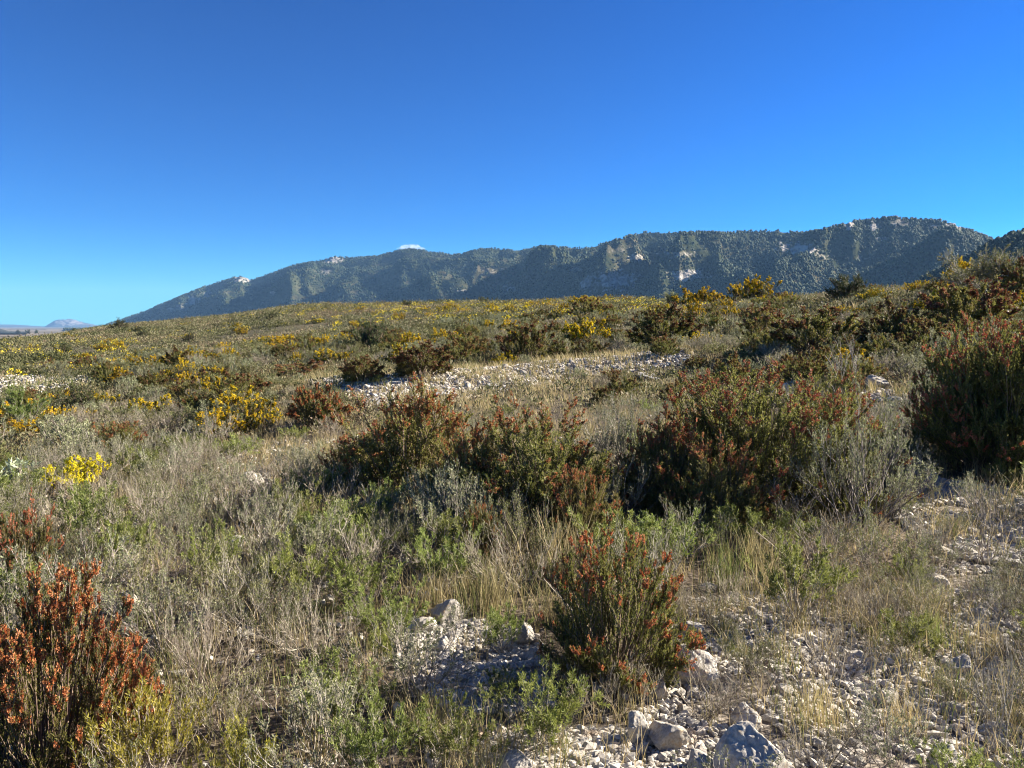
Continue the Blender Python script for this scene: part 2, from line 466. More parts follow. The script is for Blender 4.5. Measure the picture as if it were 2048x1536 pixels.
M['rock'] = stone_mat("limestone", (.52, .475, .40), (.26, .24, .21), (.44, .32, .19))
M['rubble'] = stone_mat("limestone rubble", (.58, .53, .45), (.30, .275, .235), (.40, .285, .18), 22.0, .3, .008)
M['slab'] = stone_mat("grey bedrock", (.42, .40, .37), (.25, .24, .225), (.34, .29, .22), 4.0, .5, .04)

# ------------------------------------------------------------------ things
LAND = []          # (phrase, x, y) that other labels can point to
AUTO = []          # placements waiting for a label
SEE = []           # (bearing, half width, distance, sight line) kept open
ROCKS = []
HAND = []          # (x, y, radius) kept clear
def put(proto, name, x, y, z, rz, s, cat, parts, label=None, group=None):
    sx, sy, sz = s if isinstance(s, tuple) else (s, s, s)
    if parts:
        o = bpy.data.objects.new(name, None); o.empty_display_size = .1
        COL.objects.link(o)
        for nm, me in proto.part_meshes():
            c = bpy.data.objects.new(nm, me); COL.objects.link(c); c.parent = o
    else:
        o = bpy.data.objects.new(name, proto.joined()); COL.objects.link(o)
    o.location = (x, y, z); o.rotation_euler = (0, 0, rz); o.scale = (sx, sy, sz)
    o['category'] = cat
    if label: o['label'] = label
    if group: o['group'] = group
    return o
def structure(name, me):
    o = bpy.data.objects.new(name, me); o['kind'] = 'structure'; COL.objects.link(o); return o
def stuff(name, me, label, cat):
    o = bpy.data.objects.new(name, me); o['kind'] = 'stuff'; o['label'] = label; o['category'] = cat; COL.objects.link(o); return o

# ================================================================== GROUND
def ground_mesh():
    fw = np.radians(np.arange(-48, 48.01, .2)); bk = np.radians(np.arange(52, 308.1, 4.0))
    ph = np.concatenate([fw, bk]); nr = 400
    r = np.geomspace(.4, 24000, nr)
    X = r[:, None] * np.sin(ph)[None, :]; Y = r[:, None] * np.cos(ph)[None, :]
    Z = ground_z(X, Y)
    st = np.zeros(X.shape)
    m = r < 70
    st[m] = stony(X[m], Y[m])
    for _ in range(2):
        st[1:-1] = (st[:-2] + 2 * st[1:-1] + st[2:]) / 4; st[:, 1:-1] = (st[:, :-2] + 2 * st[:, 1:-1] + st[:, 2:]) / 4
    n = len(ph); V = np.stack([X, Y, Z], -1).reshape(-1, 3)
    i = np.arange(nr - 1)[:, None] * n; j = np.arange(n)[None, :]; j2 = (j + 1) % n
    q = np.stack([i + j, i + n + j, i + n + j2, i + j2], -1).reshape(-1, 4)
    g = Geo(); g.add(V, q, st.ravel())
    g.V.append(np.array([[0, 0, 0]], np.float32)); g.T.append(np.zeros(1, np.float32)); c = g.n; g.n += 1
    g.F.append(np.stack([np.full(n, c), np.arange(n), (np.arange(n) + 1) % n], -1)); g.M.append(np.zeros(n, np.int32))
    return g
m, nt, out = _new("stony soil and far fields"); N, Lk = nt.nodes, nt.links
geo_n = N.new("ShaderNodeNewGeometry"); pos = geo_n.outputs['Position']
att = N.new("ShaderNodeAttribute"); att.attribute_name = "tint"
n1 = noise_node(nt, 2.2, 8, .65, pos); n2 = noise_node(nt, 38, 5, .6, pos); n3 = noise_node(nt, .35, 4, .5, pos)
vor = N.new("ShaderNodeTexVoronoi"); vor.inputs['Scale'].default_value = 26; Lk.new(pos, vor.inputs['Vector'])
soil = ramp_node(nt, n1.outputs[0], [(.3, (.055, .04, .028)), (.55, (.11, .083, .058)), (.75, (.21, .17, .12))])
peb = ramp_node(nt, vor.outputs['Color'], [(.0, (.20, .17, .14)), (.5, (.36, .32, .27)), (1.0, (.52, .48, .42))])
pf = ramp_node(nt, vor.outputs['Distance'], [(.30, (1, 1, 1)), (.52, (0, 0, 0))])
ma = N.new("ShaderNodeMath"); ma.operation = 'MULTIPLY_ADD'; ma.inputs[1].default_value = .5; ma.inputs[2].default_value = .18; Lk.new(att.outputs['Fac'], ma.inputs[0])
mm = N.new("ShaderNodeMath"); mm.operation = 'MULTIPLY'; Lk.new(pf.outputs[0], mm.inputs[0]); Lk.new(ma.outputs[0], mm.inputs[1])
near_c = mix_node(nt, mm.outputs[0], soil.outputs[0], peb.outputs[0])
pale = ramp_node(nt, n2.outputs[0], [(.3, (.27, .235, .19)), (.7, (.50, .45, .38))])
pm = N.new("ShaderNodeMath"); pm.operation = 'MULTIPLY'; pm.inputs[1].default_value = .3; Lk.new(att.outputs['Fac'], pm.inputs[0])
near_c = mix_node(nt, pm.outputs[0], near_c, pale.outputs[0])
n4 = noise_node(nt, .11, 5, .6, pos)
scrub = ramp_node(nt, n4.outputs[0], [(.3, (.055, .06, .028)), (.5, (.115, .10, .06)), (.7, (.19, .155, .10))])
ln = N.new("ShaderNodeVectorMath"); ln.operation = 'LENGTH'; Lk.new(pos, ln.inputs[0])
r1 = N.new("ShaderNodeMapRange"); r1.inputs['From Min'].default_value = 8; r1.inputs['From Max'].default_value = 26; Lk.new(ln.outputs['Value'], r1.inputs['Value'])
inv = N.new("ShaderNodeMath"); inv.operation = 'SUBTRACT'; inv.inputs[0].default_value = 1; Lk.new(att.outputs['Fac'], inv.inputs[1])
rm = N.new("ShaderNodeMath"); rm.operation = 'MULTIPLY'; Lk.new(r1.outputs[0], rm.inputs[0]); Lk.new(inv.outputs[0], rm.inputs[1])
mid_c = mix_node(nt, rm.outputs[0], near_c, scrub.outputs[0])
vf = N.new("ShaderNodeTexVoronoi"); vf.inputs['Scale'].default_value = .0035; Lk.new(pos, vf.inputs['Vector'])
fld = ramp_node(nt, vf.outputs['Color'], [(.0, (.055, .06, .035)), (.35, (.10, .085, .06)), (.6, (.15, .12, .085)), (.85, (.24, .20, .15))])
r2 = N.new("ShaderNodeMapRange"); r2.inputs['From Min'].default_value = 260; r2.inputs['From Max'].default_value = 520; Lk.new(ln.outputs['Value'], r2.inputs['Value'])
allc = mix_node(nt, r2.outputs[0], mid_c, fld.outputs[0])
p = N.new("ShaderNodeBsdfPrincipled"); p.inputs['Roughness'].default_value = .95; p.inputs['Specular IOR Level'].default_value = .1
bmp = N.new("ShaderNodeBump"); bmp.inputs['Strength'].default_value = .6; bmp.inputs['Distance'].default_value = .03
ha = N.new("ShaderNodeMath"); ha.operation = 'SUBTRACT'; Lk.new(n2.outputs[0], ha.inputs[0]); Lk.new(vor.outputs['Distance'], ha.inputs[1])
Lk.new(ha.outputs[0], bmp.inputs['Height']); Lk.new(bmp.outputs[0], p.inputs['Normal'])
Lk.new(allc, p.inputs['Base Color']); Lk.new(p.outputs[0], out.inputs[0])
M['ground'] = m
structure("ground", ground_mesh().mesh("ground", [M['ground']]))

# ================================================================== MOUNTAINS
SKY_MAIN = [(150, 664), (195, 657), (240, 642), (300, 620), (330, 607), (390, 584), (400, 580), (420, 572), (470, 557), (485, 554), (505, 562), (540, 550), (600, 530), (640, 524), (675, 515), (700, 518), (760, 514), (800, 504), (825, 500), (860, 506), (910, 512), (930, 509), (960, 501), (980, 499), (1010, 502), (1040, 506), (1080, 496), (1120, 497), (1165, 500), (1200, 493), (1230, 483), (1285, 468), (1330, 470), (1400, 468), (1450, 470), (1500, 466), (1560, 468), (1600, 470), (1650, 461), (1690, 449), (1740, 444), (1775, 440), (1820, 444), (1860, 446), (1895, 450), (1910, 459), (1950, 474), (1985, 488), (2020, 508), (2100, 560), (2300, 610), (2500, 640)]
ROCKS_IMG = [(1225, 562, 52, 20, .9), (1590, 500, 42, 13, 1.), (1372, 552, 46, 12, .9), (1345, 512, 45, 7, .6), (1740, 456, 12, 9, .9), (1690, 456, 10, 10, .9), (1900, 455, 22, 8, 1.), (1790, 450, 20, 8, .6), (1760, 482, 16, 6, .7), (1860, 456, 16, 5, .7), (1270, 518, 16, 10, .8), (1150, 540, 12, 7, .5), (670, 521, 22, 7, .9), (655, 545, 12, 7, .6), (485, 560, 24, 6, .8), (388, 602, 14, 10, .9), (420, 588, 9, 8, .7), (360, 618, 34, 6, .5), (550, 588, 10, 6, .6), (1020, 577, 14, 7, .7), (925, 582, 10, 5, .6), (900, 508, 22, 4, .5), (800, 512, 22, 6, .4), (985, 545, 26, 10, .4), (1455, 582, 30, 6, .5), (1720, 572, 30, 8, .5), (1170, 570, 14, 16, .8), (1640, 515, 24, 7, .5), (1720, 520, 36, 8, .4), (1230, 500, 30, 8, .35), (1560, 470, 16, 3, .4)]
SPURS = [(2100, -330, 85, .34), (1800, -380, 60, .34), (1690, -150, 30, .14), (1590, -330, 50, .30), (1480, -190, 34, .2), (1410, -300, 44, .22), (1300, -110, 30, .22), (1230, -210, 36, .18), (1120, -60, 42, .2), (1055, -190, 28, .15), (955, -120, 48, .2), (845, -40, 34, .15), (780, -150, 50, .2), (655, -90, 38, .2), (585, -30, 22, .12), (510, -80, 32, .24), (425, -20, 18, .14), (395, -40, 22, .2)]
KNOLLS = [(1215, .47, 62, .16, .17), (1375, .50, 60, .13, .15), (1590, .62, 55, .12, .12), (1730, .40, 70, .16, .14), (1010, .42, 45, .13, .12), (1120, .30, 60, .14, .14), (880, .36, 55, .14, .12), (720, .33, 50, .14, .12), (560, .32, 40, .12, .12), (440, .36, 34, .14, .12), (1470, .33, 50, .13, .14), (1850, .55, 60, .14, .10), (1300, .75, 50, .08, .07)]

def range_mesh(sky_line, ridge_d, base_d, base_z, cols, rows, amp, seed, spurs=(), rocks=(), t_end=1.5, noise_km=.9, knolls=()):
    px = np.linspace(*cols)
    sx = np.array([a for a, _ in sky_line]); sy = np.array([b for _, b in sky_line])
    el = (HOR - np.interp(px, sx, sy)) / F
    dr = np.interp(px, *zip(*ridge_d)); db = np.interp(px, *zip(*base_d))
    t = np.linspace(-.08, t_end, rows)
    D = db[:, None] + (dr - db)[:, None] * t[None, :]
    u = (px - PW / 2) / F
    Hr = CAMZ + el * dr - base_z
    tt = np.clip(t, 0, None)[None, :]
    shp = np.where(tt <= 1, np.clip(tt, 0, 1) ** 1.12, 1 - .8 * (tt - 1))
    X = u[:, None] * D; Y = D
    h = Hr[:, None] * shp
    env = np.clip(np.sin(np.pi * np.clip(t, 0, 1.15) / 1.15), 0, 1)[None, :] ** .8
    for (pb, slant, w, A) in spurs:
        c = pb + slant * (1 - t[None, :])
        wl = 1.3 * w * (.6 + .8 * noise2(t * 5, t * 0 + pb * .37, seed))[None, :]
        dx = (px[:, None] - c + (60 * (noise2(px[:, None] * .012, t[None, :] * 4 + pb, seed + 5) - .5) + 22 * (noise2(px[:, None] * .05, t[None, :] * 13 + pb, seed + 6) - .5))) / wl
        h = h + (.85 + .7 * noise2(t * 2.5, t * 0 + pb * .7, seed + 3))[None, :] * A * Hr[:, None] * env * np.exp(-np.abs(dx) ** 1.5) 
    for (kp, kt, kw, kh, A) in knolls:
        q = np.sqrt(((px[:, None] - kp) / kw) ** 2 + ((t[None, :] - kt) / kh) ** 2) + .5 * (noise2(px[:, None] * .035, t[None, :] * 9 + kp, seed + 8) - .5)
        h = h + A * Hr[:, None] * np.clip((1.15 - q) / .75, 0, 1) ** .8
    k = 1 / (noise_km * 1000)
    rg = fbm2(X * k * 1.1 + .9 * Y * k, Y * k * 1.5 - .3 * X * k, seed, 5) - .5
    h = h + amp * Hr[:, None] * env * rg * 1.6
    fine = ridged2(X * k * 4.5, Y * k * 3.5, seed + 9, 4) - .55
    h = h + .055 * Hr[:, None] * fine * np.clip(tt * 3, 0, 1)
    e = (base_z + h - CAMZ) / D                       # fit the skyline
    emax = e.max(axis=1)
    want = el
    f = np.clip((want - (base_z - CAMZ) / dr) / np.maximum(emax - (base_z - CAMZ) / dr, 1e-5), .2, 3)
    h = h * f[:, None]
    Z = base_z + h
    rock = np.zeros_like(Z)
    pyv = HOR - F * (Z - CAMZ) / D
    nz = .5 * fbm2(px[:, None] * .07 + pyv * .05, pyv * .22, seed + 20, 4, .65) + .5 * noise2(px[:, None] * .35 + pyv * .2, pyv * .6, seed + 21)
    for (cx, cy, rw, rh, s) in rocks:
        q = ((px[:, None] - cx) / rw) ** 2 + ((pyv - cy) / rh) ** 2
        rock = np.maximum(rock, s * np.clip(1.7 - q - 3.6 * (nz - .42), 0, 1))
    rock *= (t[None, :] <= 1.05)
    rk = np.clip(rock, 0, 1)
    Z = Z + rk * 16 * (fbm2(px[:, None] * .22, pyv * .5, seed + 30, 4) - .35) * (D / 3500.)
    V = np.stack([X, Y, Z], -1)
    n, mm_ = Z.shape
    i = np.arange(n - 1)[:, None] * mm_; j = np.arange(mm_ - 1)[None, :]
    q = np.stack([i + j, i + mm_ + j, i + mm_ + j + 1, i + j + 1], -1).reshape(-1, 4)
    g = Geo(); g.add(V.reshape(-1, 3), q, rk.ravel())
    return g, V, rk, t, px, pyv

def mountain_mat(name, scrub1, scrub2, bare, rockc, rock2, ns=.012):
    m, nt, out = _new(name); N, Lk = nt.nodes, nt.links
    g = N.new("ShaderNodeNewGeometry"); pos = g.outputs['Position']
    a = N.new("ShaderNodeAttribute"); a.attribute_name = "tint"
    n1 = noise_node(nt, ns, 6, .65, pos); n2 = noise_node(nt, ns * .25, 5, .6, pos); n3 = noise_node(nt, ns * 4, 6, .7, pos)
    c = ramp_node(nt, n1.outputs[0], [(.35, scrub1), (.62, scrub2)])
    f = ramp_node(nt, n2.outputs[0], [(.47, (0, 0, 0)), (.66, (.8, .8, .8))])
    c2 = mix_node(nt, f.outputs[0], c.outputs[0], bare)
    rc = ramp_node(nt, n3.outputs[0], [(.42, rock2), (.56, rockc)])
    sm = N.new("ShaderNodeMath"); sm.operation = 'MULTIPLY_ADD'; sm.inputs[1].default_value = 1.7; sm.inputs[2].default_value = -.55; Lk.new(a.outputs['Fac'], sm.inputs[0])
    ad = N.new("ShaderNodeMath"); ad.operation = 'ADD'; ad.use_clamp = True; Lk.new(sm.outputs[0], ad.inputs[0])
    nm = N.new("ShaderNodeMath"); nm.operation = 'MULTIPLY_ADD'; nm.inputs[1].default_value = 2.6; nm.inputs[2].default_value = -1.35; Lk.new(n3.outputs[0], nm.inputs[0]); Lk.new(nm.outputs[0], ad.inputs[1])
    c3 = mix_node(nt, ad.outputs[0], c2, rc.outputs[0])
    p = N.new("ShaderNodeBsdfPrincipled"); p.inputs['Roughness'].default_value = 1; p.inputs['Specular IOR Level'].default_value = 0
    b = N.new("ShaderNodeBump"); b.inputs['Strength'].default_value = .8; b.inputs['Distance'].default_value = 12; Lk.new(n3.outputs[0], b.inputs['Height']); Lk.new(b.outputs[0], p.inputs['Normal'])
    Lk.new(c3, p.inputs['Base Color']); Lk.new(p.outputs[0], out.inputs[0])
    return m
M['mountain'] = mountain_mat("wooded limestone mountain", (.03, .038, .018), (.055, .058, .028), (.10, .082, .052), (.42, .38, .33), (.13, .125, .12))
M['far_peak'] = mountain_mat("bare far peak", (.035, .045, .05), (.06, .066, .064), (.09, .085, .08), (.20, .175, .16), (.12, .11, .105), .002)  # scrub tones carry a painted blue cast, adding to the distance haze
M['forest'] = leaf_mat("pine crowns", [(.014, .026, .011), (.034, .05, .02), (.068, .08, .033)], 0, .9, 0)

g, MV, Mrock, Mt, Mpx, Mpy = range_mesh(SKY_MAIN, [(100, 6600), (640, 5600), (1024, 4700), (1500, 3600), (1780, 3100), (2050, 2900), (2500, 2900)],
                          [(100, 5200), (640, 3900), (1024, 3100), (1500, 2300), (1780, 2000), (2500, 2000)], -30, (130, 2480, 1500), 400, .30, 41, SPURS, ROCKS_IMG, 1.45, 1.0, KNOLLS)
structure("mountain", g.mesh("mountain", [M['mountain']]))
SKY_RIGHT = [(1840, 560), (1890, 532), (1920, 518), (1960, 494), (1990, 481), (2030, 469), (2048, 465), (2150, 442), (2300, 425), (2500, 410)]
g2, RV, Rrock, Rt, Rpx, Rpy = range_mesh(SKY_RIGHT, [(1800, 1500), (2048, 1250), (2500, 1150)], [(1800, 900), (2048, 700), (2500, 600)], -14, (1835, 2500, 240), 130, .10, 77, (), (), 1.5, .5)
structure("near_hill", g2.mesh("near_hill", [M['mountain']]))
SKY_FAR = [(-400, 640), (-200, 646), (0, 649), (30, 649), (60, 651), (92, 653), (104, 646), (112, 641), (122, 639), (132, 640), (142, 637.5), (152, 640), (170, 645), (200, 651), (240, 656), (400, 660)]
g3, *_ = range_mesh(SKY_FAR, [(-400, 17000), (400, 17000)], [(-400, 14000), (400, 14000)], -48, (-380, 380, 260), 70, .25, 55, (), [(142, 645, 26, 7, .8)], 1.3, 3.0)
structure("far_mountain", g3.mesh("far_mountain", [M['far_peak']]))
SKY_KNOLL = [(-300, 640), (-100, 646), (-20, 652), (10, 659), (28, 665), (60, 668)]
g4, *_ = range_mesh(SKY_KNOLL, [(-300, 3300), (60, 3300)], [(-300, 2700), (60, 2700)], -27, (-280, 60, 120), 60, .15, 58, (), (), 1.4, .8)
structure("far_hill", g4.mesh("far_hill", [M['far_peak']]))

def forest(V, rock, t, n, seed, smin, smax, sub=1, dens_scale=.004, tmax=1.04, lo=.35):
    rng = RNG(seed); nc, nr = rock.shape
    keep = t <= tmax
    kmax = int(keep.sum())
    ci = rng.uniform(0, nc - 1.001, n * 3); ri = rng.uniform(2, kmax - 1.01, n * 3)
    c0 = ci.astype(int); r0 = ri.astype(int); fc = (ci - c0)[:, None]; fr = (ri - r0)[:, None]
    P = (V[c0, r0] * (1 - fr) + V[c0, r0 + 1] * fr) * (1 - fc) + (V[c0 + 1, r0] * (1 - fr) + V[c0 + 1, r0 + 1] * fr) * fc
    d = fbm2(P[:, 0] * dens_scale, P[:, 1] * dens_scale, seed, 4)
    ok = (rock[c0, r0] < .35) & (rng.uniform(0, 1, n * 3) < np.clip((d - lo) * 5, .25, 1))
    P = P[ok][:n]; m_ = len(P)
    base, F_ = ico(sub)
    hgt = smin + (smax - smin) * rng.uniform(0, 1, m_) ** 1.8; wid = hgt * rng.uniform(.34, .55, m_)
    prof = np.where(base[:, 2] > 0, 1 - .35 * base[:, 2], 1.0)
    ang = rng.uniform(0, 6.28, m_); ca, sa = np.cos(ang)[:, None], np.sin(ang)[:, None]
    jit = 1 + .28 * rng.normal(size=(m_, len(base)))
    bx, by = base[:, 0] * prof * jit, base[:, 1] * prof * jit
    x = (bx * ca - by * sa) * wid[:, None]; y = (bx * sa + by * ca) * wid[:, None]
    z = (base[:, 2] * .52 * jit + .52) * hgt[:, None]
    W = np.stack([x, y, z], -1) + P[:, None, :]
    g = Geo(); tint = np.repeat(np.clip(rng.normal(.45, .25, m_), 0, 1), len(base))
    g.add(W.reshape(-1, 3), (F_[None] + (np.arange(m_) * len(base))[:, None, None]).reshape(-1, 3), tint)
    return g
stuff("pine_forest", forest(MV, Mrock, Mt, 85000, 5, 4.5, 14.0).mesh("pine_forest", [M['forest']]), "dark pine woods covering the rocky mountain flank", "forest")
stuff("pine_wood", forest(RV, Rrock, Rt, 9000, 6, 5.0, 9.0, 2, .01, 1.06, .2).mesh("pine_wood", [M['forest']]), "shaded pine wood on the nearer hill at the frame edge", "forest")

# ================================================================== PLANT KINDS
def heath(seed, H, R, n_main, n_br, leaf_n, leafL, leafW, fl_frac, fl_n, flL, flW, flower, thick=.006, leaf='heath_leaf'):
    rng = RNG(seed); st, fo, fl = Geo(), Geo(), Geo(); n_main = int(n_main * 1.35)
    P = radiate_stems(rng, n_main, H, R, 6, .035)
    B = side_shoots(rng, P, n_br, H * .16, .30, .95, 4, .62, .55, .02)
    tubes(st, P, np.full(len(P), thick), np.full(len(P), thick * .35), rng.uniform(0, 1, len(P)), rng)
    tubes(st, B, np.full(len(B), thick * .4), np.full(len(B), thick * .2), rng.uniform(0, 1, len(B)), rng)
    tb = rng.uniform(.15, .85, len(B))
    needle_cover(fo, rng, B, leaf_n, .0, leafL, leafW, .6, tb)
    needle_cover(fo, rng, P, leaf_n, .4, leafL, leafW, .6)
    E = side_shoots(rng, P, 9, H * .10, .74, 1.0, 3, .95, .45, .015)
    tubes(st, E, np.full(len(E), thick * .35), np.full(len(E), thick * .2), rng.uniform(0, 1, len(E)), rng)
    tips = E[:, -1]
    q = np.sqrt((tips[:, 2] / H) ** 2 + ((tips[:, 0] ** 2 + tips[:, 1] ** 2) / R ** 2))
    k = .75 * noise3(tips * (7.0 / max(H, .3)) + seed * 3.7, seed) + .3 * noise3(tips * (2.6 / max(H, .3)) + seed, seed + 4) + 1.0 * q + .25 * tips[:, 2] / H
    on = k > np.quantile(k, 1 - fl_frac)
    needle_cover(fo, rng, E[~on], leaf_n, .0, leafL, leafW, .6)
    needle_cover(fo, rng, E[on], leaf_n // 2, .0, leafL, leafW, .6)
    flower_tips(fl, rng, E[on], fl_n, .35, flL, flW, 1.05)
    return Proto("heath_bush", [("branches", st, M['bark']), ("foliage", fo, M[leaf]), ("flower_heads", fl, M[flower])])

def leafy(name, seed, H, R, n_main, n_br, n_tw, leaf_n, leafL, leafW, leaf, bark='bark_grey', t0=.45, ang=.7, thick=.004, up=.45, out=.55, lean=1.15, br=.34, s0=.3, fl=None, t_pow=1.0, tw=.15, ball=False):
    rng = RNG(seed); st, fo, fg = Geo(), Geo(), Geo()
    P = radiate_stems(rng, n_main, H, R, 6, .045) if ball else dome_stems(rng, n_main, H, R, 6, lean, .045, .14)
    B = side_shoots(rng, P, n_br, H * br, s0, .98, 4, out, up, .035)
    tubes(st, P, np.full(len(P), thick), np.full(len(P), thick * .4), rng.uniform(0, 1, len(P)), rng)
    tubes(st, B, np.full(len(B), thick * .45), np.full(len(B), thick * .22), rng.uniform(0, 1, len(B)), rng)
    E = B
    if n_tw:
        T = side_shoots(rng, B, n_tw, H * tw, .3, .98, 3, out, up, .05)
        tubes(st, T, np.full(len(T), thick * .25), np.full(len(T), thick * .15), rng.uniform(0, 1, len(T)), rng)
        E = T
    needle_cover(fo, rng, E, leaf_n, t0, leafL, leafW, ang, rng.uniform(.15, .85, len(E)), t_pow)
    parts = [("branches", st, M[bark])]
    if leaf: parts.append(("foliage", fo, M[leaf]))
    if fl:
        frac, per, L, W, mt = fl
        tips = E[:, -1]
        k = noise3(tips * (5.5 / max(H, .3)) + seed, seed) + .5 * tips[:, 2] / H + .1 * rng.uniform(size=len(tips))
        flower_tips(fg, rng, E[k > np.quantile(k, 1 - frac)], per, .35, L, W, 1.0)
        parts.append(("flowers", fg, M[mt]))
    return Proto(name, parts)

def tussock(seed, H, R, n, W, mat, name="grass_tussock"):
    rng = RNG(seed); g = Geo()
    blades(g, rng, rng.normal(size=(n, 2)) * R * .35, np.zeros(n), H * rng.uniform(.5, 1.1, n), W, .55, 4)
    return Proto(name, [("blades", g, M[mat])])

def blades(g, rng, xy, z, L, W, spread, K, tint=None):
    """thin tapering bent blades"""
    n = len(xy); az = rng.uniform(0, 6.2832, n); s = np.linspace(0, 1, K)[None, :]
    out = (rng.uniform(.1, 1, n) * spread * L)[:, None] * s ** 1.7
    hz = L[:, None] * (s - .28 * rng.uniform(0, 1, n)[:, None] * spread * s ** 2.4)
    C_ = np.stack([xy[:, :1] + np.cos(az)[:, None] * out, xy[:, 1:] + np.sin(az)[:, None] * out, z[:, None] + hz - .01], -1)
    sd = np.stack([-np.sin(az + rng.normal(size=n) * .8), np.cos(az + rng.normal(size=n) * .8), np.zeros(n)], -1)[:, None, :]
    w = (np.broadcast_to(W, (n,))[:, None] * np.where(s < .99, 1 - .6 * s, .12))[:, :, None] * .5
    V = np.stack([C_ - sd * w, C_ + sd * w], 2).reshape(-1, 3)
    b = (np.arange(n)[:, None] * K + np.arange(K - 1)[None, :]) * 2
    q = np.stack([b, b + 1, b + 3, b + 2], -1).reshape(-1, 4)
    ti = rng.uniform(0, 1, n) if tint is None else tint
    g.add(V, q, np.repeat(ti, K * 2))

# --- near ones, fine
HEATH_RUST = [heath(101 + k, .68, .52, 95, 10, 34, .014, .0042, .74, 46, .011, .0055, 'heath_rust') for k in range(2)]
HEATH_TIP = [heath(111 + k, .78, .50, 90, 12, 36, .015, .0045, .40, 42, .011, .0053, 'heath_rust') for k in range(2)]
HEATH_RED = [heath(121 + k, 1.02, .62, 110, 11, 32, .020, .0062, (.34, .24, .28)[k], 28, .015, .0074, 'heath_red') for k in range(3)]
HEATH_BIG = [heath(131 + k, 1.35, 1.0, (190, 290)[k], 12, (30, 34)[k], .022, (.007, .0085)[k], (.25, .34)[k], 30, .016, .0085, 'heath_red') for k in range(2)]
HEATH_DOME = [heath(141, .75, .62, 90, 9, 24, .026, .009, .75, 22, .024, .011, 'heath_red')]
HEATH_MID = [heath(151 + k, .95, .72, 56, 8, 18, .045, .011, .42, 12, .045, .02, 'heath_brown', .008) for k in range(4)]
HEATH_OLIVE = [heath(161 + k, .95, .72, 54, 8, 20, .045, .011, .16, 9, .045, .02, 'heath_brown', .008) for k in range(2)]
ROSETTE = [leafy("green_shrub", 201 + k, .42, .30, 20, 6, 0, 32, .030, .0055, 'green', t0=.5, ang=.8, thick=.0035, br=.42, t_pow=.6) for k in range(4)]
GREYLEAF = [leafy("grey_leaved_shrub", 221 + k, .55, .42, 20, 6, 3, 8, .020, .0062, 'grey', t0=.15, ang=.8, thick=.004) for k in range(4)]
OLIVE_N = [leafy("olive_shrub", 231 + k, .45, .36, 22, 7, 3, 9, .017, .0045, 'olive', t0=.1, ang=.7, thick=.0035, up=.6) for k in range(3)]
TALLGREY = [leafy("grey_leaved_shrub", 241 + k, 1.15, .62, 18, 7, 4, 10, .034, .0085, 'grey', t0=.1, ang=.75, thick=.008) for k in range(2)]
TWIGGY = [leafy("dry_shrub", 251 + k, .45, .42, 17, 6, 4, 2, .010, .003, 'olive', 'twig', t0=.5, thick=.0046, out=.8, up=.35, tw=.2) for k in range(4)]
SPURGE = [leafy("yellow_green_shrub", 261 + k, .34, .34, 40, 5, 0, 26, .024, .0045, 'spurge', t0=.2, ang=.7, thick=.003, br=.35) for k in range(2)]
TUSS_G = [tussock(271 + k, .36, .22, 170, .0042, 'green_grass') for k in range(2)]
TUSS_S = [tussock(281 + k, .36, .25, 170, .0038, 'straw') for k in range(3)]
DEAD = [leafy("dead_branch_shrub", 291 + k, .8, .42, 7, 5, 3, 0, .01, .003, None, 'dead', thick=.008, out=.8, up=.4, lean=1.0) for k in range(2)]
BROADGRASS = [leafy("bright_green_herb", 301, .34, .24, 14, 4, 0, 20, .05, .007, 'green', t0=.1, ang=.6, thick=.003)]
GORSE_N = [leafy("gorse_bush", 311, .55, .40, 26, 8, 2, 16, .018, .004, 'olive', 'bark', t0=.1, thick=.004, fl=(.75, 24, .018, .012, 'gorse_lemon'))]
MULLEIN = [leafy("felted_leaf_plant", 321 + k, .32, .30, 9, 3, 0, 9, .095, .034, 'felt', t0=.45, ang=.75, thick=.006, br=.4) for k in range(2)]
BROADLEAF = [leafy("broad_leaved_herb", 331, .16, .14, 5, 2, 0, 6, .07, .032, 'broad', t0=.4, ang=.8, thick=.004, br=.4)]
# --- middle distance
GORSE_M = [leafy("gorse_bush", 411 + k, .72, .74, 40, 7, 3, 7, .06, .015, 'gorse_leaf', 'bark', t0=.05, thick=.008, ball=True, fl=((.62, .46, .34, .55)[k], 22, .032, .021, 'gorse_flower')) for k in range(4)]
GREY_M = [leafy("grey_leaved_shrub", 421 + k, .70, .60, 18, 7, 3, 8, .05, .014, 'grey', t0=.05, thick=.007, ball=True) for k in range(3)]
OLIVE_M = [leafy("olive_shrub", 431 + k, .65, .62, 20, 7, 3, 8, .05, .014, 'olive', 'bark', t0=.05, thick=.007, ball=True) for k in range(3)]
TWIG_M = [leafy("dry_shrub", 441 + k, .65, .60, 24, 8, 4, 1, .04, .01, 'olive', 'twig', t0=.4, thick=.008, out=.75, tw=.2) for k in range(3)]
JUNIPER = [leafy("juniper_bush", 451 + k, 1.2, .85, 26, 11, 5, 11, .06, .016, 'juniper', 'bark', t0=.0, ball=True, thick=.012, tw=.14, s0=.12) for k in range(2)]
PINE = [leafy("young_pine", 461, 1.25, .9, 12, 12, 5, 22, .085, .010, 'pine', 'bark_grey', t0=.1, ang=.55, thick=.016, s0=.12)]
CANOPY = [leafy("spreading_tree", 471, 2.0, 2.2, 22, 12, 5, 12, .07, .02, 'olive', 'bark_grey', t0=.0, thick=.022, out=.8, up=.15, tw=.14, s0=.3)]

